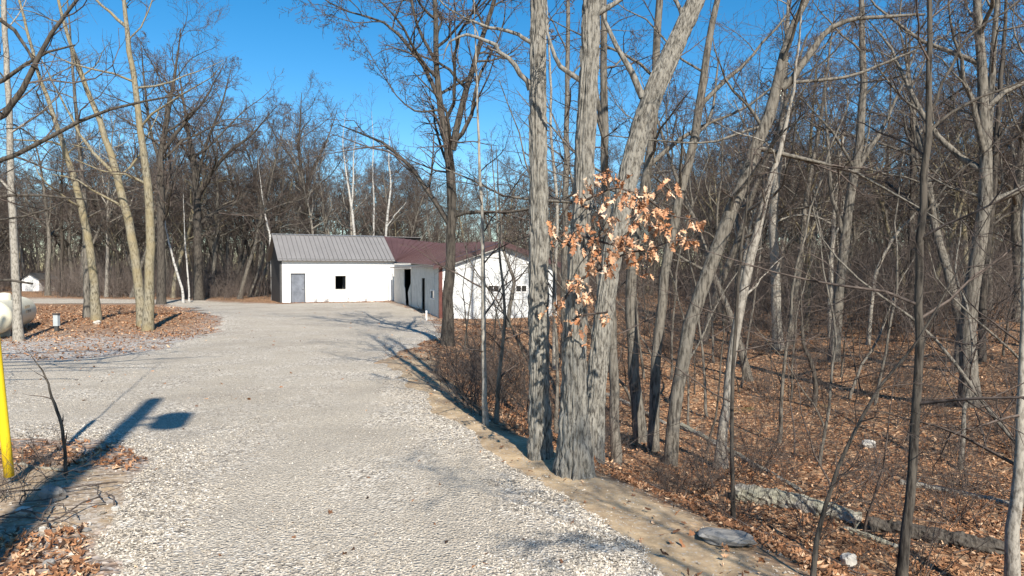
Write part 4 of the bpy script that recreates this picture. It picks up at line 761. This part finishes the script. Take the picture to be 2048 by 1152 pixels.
# far wood and undergrowth as masses: a few clumps scattered with geometry nodes
r = np.random.default_rng(55)
def clump(nst, rad, h0, h1, lv, r0):
    x, y = r.normal(0, rad, nst), r.normal(0, rad, nst); h = r.uniform(h0, h1, nst); d_ = np.column_stack([r.normal(0, .2, (nst, 2)), np.ones(nst)]); P = np.zeros((nst, 6, 3)); P[:, 0] = np.column_stack([x, y, 0 * x - .25])
    for i in range(1, 6): d_ = d_ + r.normal(0, .1, (nst, 3)); d_ /= np.linalg.norm(d_, axis=1, keepdims=True); P[:, i] = P[:, i - 1] + d_ * (h / 5)[:, None]
    R = (r0 * h / h1)[:, None] * np.linspace(1, .25, 6)[None]; v, f, mi = join([(*tubes(P, R, 3), 0)] + crown(r, [(P, R)], lv)); return bpy.data.objects.new('clump', mesh('clump', v, f, [BRUSH, BRUSH], mi, True))
def mass(name, label, srcs, x, y, sc):
    srcs = [q_ if isinstance(q_, list) else [q_] for q_ in srcs]
    k = len(x); me = bpy.data.meshes.new(name); me.vertices.add(k); me.vertices.foreach_set('co', np.column_stack([x, y, G(x, y)]).astype(np.float32).ravel())
    for nm, val in (('rz', r.uniform(0, 6.28, k)), ('sc', sc), ('pick', r.integers(0, len(srcs), k).astype(float))): me.attributes.new(nm, 'FLOAT', 'POINT').data.foreach_set('value', val.astype(np.float32))
    o = obj(name, me); ng_ = bpy.data.node_groups.new(name, 'GeometryNodeTree'); ng_.interface.new_socket('Geometry', in_out='INPUT', socket_type='NodeSocketGeometry'); ng_.interface.new_socket('Geometry', in_out='OUTPUT', socket_type='NodeSocketGeometry')
    nd, lk = ng_.nodes, ng_.links; gi = nd.new('NodeGroupInput'); go = nd.new('NodeGroupOutput'); jn = nd.new('GeometryNodeJoinGeometry'); mp2 = nd.new('GeometryNodeMeshToPoints'); lk.new(gi.outputs[0], mp2.inputs['Mesh'])
    def at(nm): a_ = nd.new('GeometryNodeInputNamedAttribute'); a_.data_type = 'FLOAT'; a_.inputs['Name'].default_value = nm; return a_.outputs['Attribute']
    cx_ = nd.new('ShaderNodeCombineXYZ'); lk.new(at('rz'), cx_.inputs[2])
    for i, sr in [(i_, o_) for i_, l_ in enumerate(srcs) for o_ in l_]:
        oi_ = nd.new('GeometryNodeObjectInfo'); oi_.inputs['Object'].default_value = sr; ip = nd.new('GeometryNodeInstanceOnPoints'); cp = nd.new('FunctionNodeCompare'); cp.data_type = 'FLOAT'; cp.operation = 'EQUAL'; lk.new(at('pick'), cp.inputs[0]); cp.inputs[1].default_value = i; cp.inputs['Epsilon'].default_value = .1
        lk.new(mp2.outputs[0], ip.inputs['Points']); lk.new(cp.outputs[0], ip.inputs['Selection']); lk.new(oi_.outputs['Geometry'], ip.inputs['Instance']); lk.new(cx_.outputs[0], ip.inputs['Rotation']); lk.new(at('sc'), ip.inputs['Scale']); lk.new(ip.outputs[0], jn.inputs[0])
    lk.new(jn.outputs[0], go.inputs[0]); md_ = o.modifiers.new('scatter', 'NODES'); md_.node_group = ng_; return tag(o, label, kind='stuff')
def spots(k, fx, fy, ok):
    x = r.uniform(*fx, k * 6); y = r.uniform(*fy, k * 6); m_ = ok(x, y) & (np.abs(x) < .80 * y + 4) & (poly_sd(x, y, DRIVE) < -2.2) & (poly_sd(x, y, np.array([(-17, 44), (-3.9, 31), (4, 31.5), (3.5, 56), (-18, 56)])) < -2.4); return x[m_][:k], y[m_][:k]
BR = [dict(n=7, t0=.15, ang=45, lf=.4, K=4, wig=.17, rmin=.005), dict(n=4, t0=.15, lf=.5, K=3, wig=.2, rmin=.004)]
srcs = [clump(26, 1.1, .8, 3.6, BR, .022), clump(22, 1.2, 1.5, 5.0, BR, .03), clump(30, 1.0, .5, 2.2, BR, .015)]
x, y = spots(1900, (-80, 80), (24, 105), lambda x, y: ((y > ytop(x) + 2) & shedok(x, y) & (x < 8 + .06 * y)) | ((edge_s(x, y) > 8) & (x > 7 + .06 * y) & (y > 24) & (r.random(len(x)) < np.clip((y - 18) / 25, .08, 1))))
mass('undergrowth', 'grey brown undergrowth massed between the trees', srcs, x, y, r.uniform(.7, 1.25, len(x)))
FW = [dict(n=11, t0=.25, ang=45, lf=.36, K=6, wig=.17, up=.05, rmin=.02), dict(n=8, t0=.15, lf=.45, K=4, wig=.2, rmin=.014), dict(n=6, t0=.15, lf=.5, K=3, rmin=.011)]
fs_ = [clump(3, 2.2, 11, 17, FW, .22), clump(3, 2.5, 10, 16, FW, .18)]
psrc = [[bpy.data.objects.new('src', ch.data) for ch in p_.children] for p_ in protos]; fo = np.array(FAROAK)
mass('distant_oaks', 'distant bare oaks standing close together behind the nearer trees', psrc, fo[:, 0], fo[:, 1], r.uniform(.8, 1.1, len(fo)))
x, y = spots(620, (-150, 150), (85, 170), lambda x, y: y > 0)
mass('far_woods', 'far bare woods closing off the view', fs_, x, y, r.uniform(.45, .72, len(x)))
# sticks on the woodland floor
x, y = scatter(5000, 4.5, 30, 1.4); kk = (edge_s(x, y) > 1.2); kk |= (np.hypot((x + 4.6) / 1.5, (y - 5.2) / 1.4) < 1); x, y = x[kk][:800], y[kk][:800]; k = len(x); a = rng.uniform(0, 6.28, k); L_ = rng.uniform(.15, .9, k)
P = np.zeros((k, 5, 3)); 
for i, t_ in enumerate(np.linspace(-.5, .5, 5)): P[:, i, 0] = x + np.cos(a) * L_ * t_ + rng.normal(0, .015, k); P[:, i, 1] = y + np.sin(a) * L_ * t_ + rng.normal(0, .015, k); P[:, i, 2] = G(P[:, i, 0], P[:, i, 1]) + .03 + rng.uniform(0, .05, k)
v, f = tubes(P, np.repeat(rng.uniform(.002, .007, k)[:, None], 5, 1), 4); tag(obj('fallen_sticks', mesh('fallen_sticks', v, f, [TWIG], smooth=True)), 'dead sticks lying over the leaf litter', kind='stuff')

# ------------------------------------------------------------------ logs and rocks
def log(name, label, pts, mat, group=None, seed=0, lift=.6):
    r = np.random.default_rng(seed); w = []
    for px_, py_, wd in pts: d_ = hit(px_, py_); p = pt(px_, py_, d_); rad = wd / 2 / F * d_; w.append([p[0], p[1], float(G(p[0], p[1])) + rad * lift, rad])
    o = smooth_path(w, 22, r, .008); o[:, 3] *= 1 + .12 * r.normal(0, 1, 22).clip(-1, 1); o = np.concatenate([o[:1], o, o[-1:]]); o[0, 3] = o[-1, 3] = .002
    loc = np.array([o[0, 0], o[0, 1], o[0, 2]]); root = thing(name, label, 'log', loc, group); o2 = np.stack([np.interp(np.linspace(0, 1, 90), np.linspace(0, 1, len(o)), c_) for c_ in o.T], -1); v, f = tubes(o2[None, :, :3] - loc, o2[None, :, 3], 22); v = v.reshape(90, 22, 3); kk_ = np.arange(90)[:, None] + 0. * np.arange(22); aa_ = np.arange(22)[None] + 0. * kk_; cn = (o2[:, None, :3] - loc); v = (cn + (v - cn) * (1 + .16 * vn(kk_ * .25, aa_ * .9, seed) + .10 * vn(kk_ * .6 + 50, aa_ * 1.6, seed + 1))[..., None]).reshape(-1, 3); obj('bark', mesh('bark', v, f, [mat], smooth=False), root)
    c_ = o[4, :3] - loc; v, f = tubes(np.array([[c_, c_ + np.array([.03, -.05, .10]), c_ + np.array([.06, -.08, .17])]]), np.array([[o[4, 3] * .35, o[4, 3] * .22, .004]]), 7); obj('branch_stub', mesh('branch_stub', v, f, [mat]), root)
log('fallen_log', 'thick weathered fallen log lying across the hollow', [(1470, 1000, 40), (1560, 1012, 40), (1640, 1030, 36), (1722, 1050, 30)], LOGM, seed=1)
log('fallen_log', 'dark rotting log continuing right of the weathered log', [(1735, 1060, 34), (1850, 1080, 34), (1950, 1100, 34), (2010, 1108, 32)], BARKD, seed=2)
log('fallen_log', 'slender bleached white log on the right slope', [(1800, 968, 11), (1880, 982, 12), (1960, 998, 11), (2024, 1012, 10)], BARKP, seed=3)
log('fallen_log', 'slim grey log angled up behind the pale weathered trunk', [(1360, 855, 13), (1440, 895, 12), (1520, 940, 12), (1600, 985, 10)], LOGM, seed=4)
log('fallen_log', 'thin grey log below the thick weathered log', [(1690, 1062, 13), (1760, 1085, 12), (1800, 1100, 10)], LOGM, seed=5)
log('fallen_log', 'thin pole lying behind the thick oak in the leaves', [(1205, 790, 10), (1260, 812, 9), (1330, 850, 8)], BARKP, seed=6)
log('fallen_branch', 'pale branch lying behind the yellow guard', [(28, 928, 6), (70, 936, 6), (130, 943, 5), (185, 944, 4)], LOGM, seed=7)
def rock(label, px_, py_, w, h, mat, seed, flat=1., d=None):
    r = np.random.default_rng(seed); d_ = hit(px_, py_) if d is None else d; p = pt(px_, py_, d_); sx = w / 2 / F * d_; sz = h / 2 / F * d_
    th = np.linspace(0, PI, 9); ph = np.arange(14) / 14 * 2 * PI; TH, PH = np.meshgrid(th, ph, indexing='ij'); rad = 1 + .16 * vn(PH * 1.2 + seed * 7, TH * 2, seed) + .07 * r.normal(0, 1, TH.shape).clip(-1, 1); rad[[0, -1]] = 1; rad[:, :] = np.where(np.isin(TH, [0, PI]), 1, rad)
    e = lambda c_: np.sign(c_) * np.abs(c_) ** .75
    v = np.stack([rad * e(np.sin(TH) * np.cos(PH)) * sx, rad * e(np.sin(TH) * np.sin(PH)) * sx * .75, rad * e(np.cos(TH)) * sz * flat], -1).reshape(-1, 3); i = np.arange(9 * 14).reshape(9, 14); j = np.roll(i, -1, 1)
    f = np.stack([i[:-1], i[1:], j[1:], j[:-1]], -1).reshape(-1, 4); o = obj('rock', mesh('rock', v, f, [mat]), None, (p[0], p[1], float(G(p[0], p[1])) + sz * flat * .75)); o.rotation_euler = (r.normal(0, .12), r.normal(0, .12), r.uniform(-.4, .4)); return tag(o, label, 'rock')
rock('broad flat grey slab rock at the foot of the sandy bank', 1450, 1084, 112, 44, ROCKD, 1, .62)
rock('rounded pale rock in the leaves at lower right', 1697, 1130, 32, 26, ROCKP, 2); rock('small squared pale rock on the leafy slope', 1738, 895, 26, 18, ROCKP, 3)
rock('grey boulder lying in the pole shadow', 105, 1000, 48, 30, ROCKD, 4); rock('pale stone left of the boulder in the shadow', 48, 1030, 26, 18, ROCKP, 5); rock('white stone on bare dirt at lower left', 149, 1060, 11, 9, ROCKP, 6)
rock('flat grey stone next to the white stone at lower left', 170, 1064, 21, 9, ROCKD, 7); rock('whitish stone at the gravel rim near the leaf patch', 232, 1022, 17, 9, ROCKP, 8); rock('small pale stone above the flat grey stone', 178, 1052, 10, 8, ROCKP, 9)
rock('grey stone half sunk near the bottom left corner', 98, 1136, 22, 18, ROCKD, 10); rock('stone at the foot of the yellowish tree', 290, 655, 14, 9, ROCKD, 11); rock('white stone on the stony side of the mound', 194, 648, 15, 7, ROCKP, 12); rock('small tan stone in front of the boulder', 85, 1062, 14, 10, ROCKP, 13)
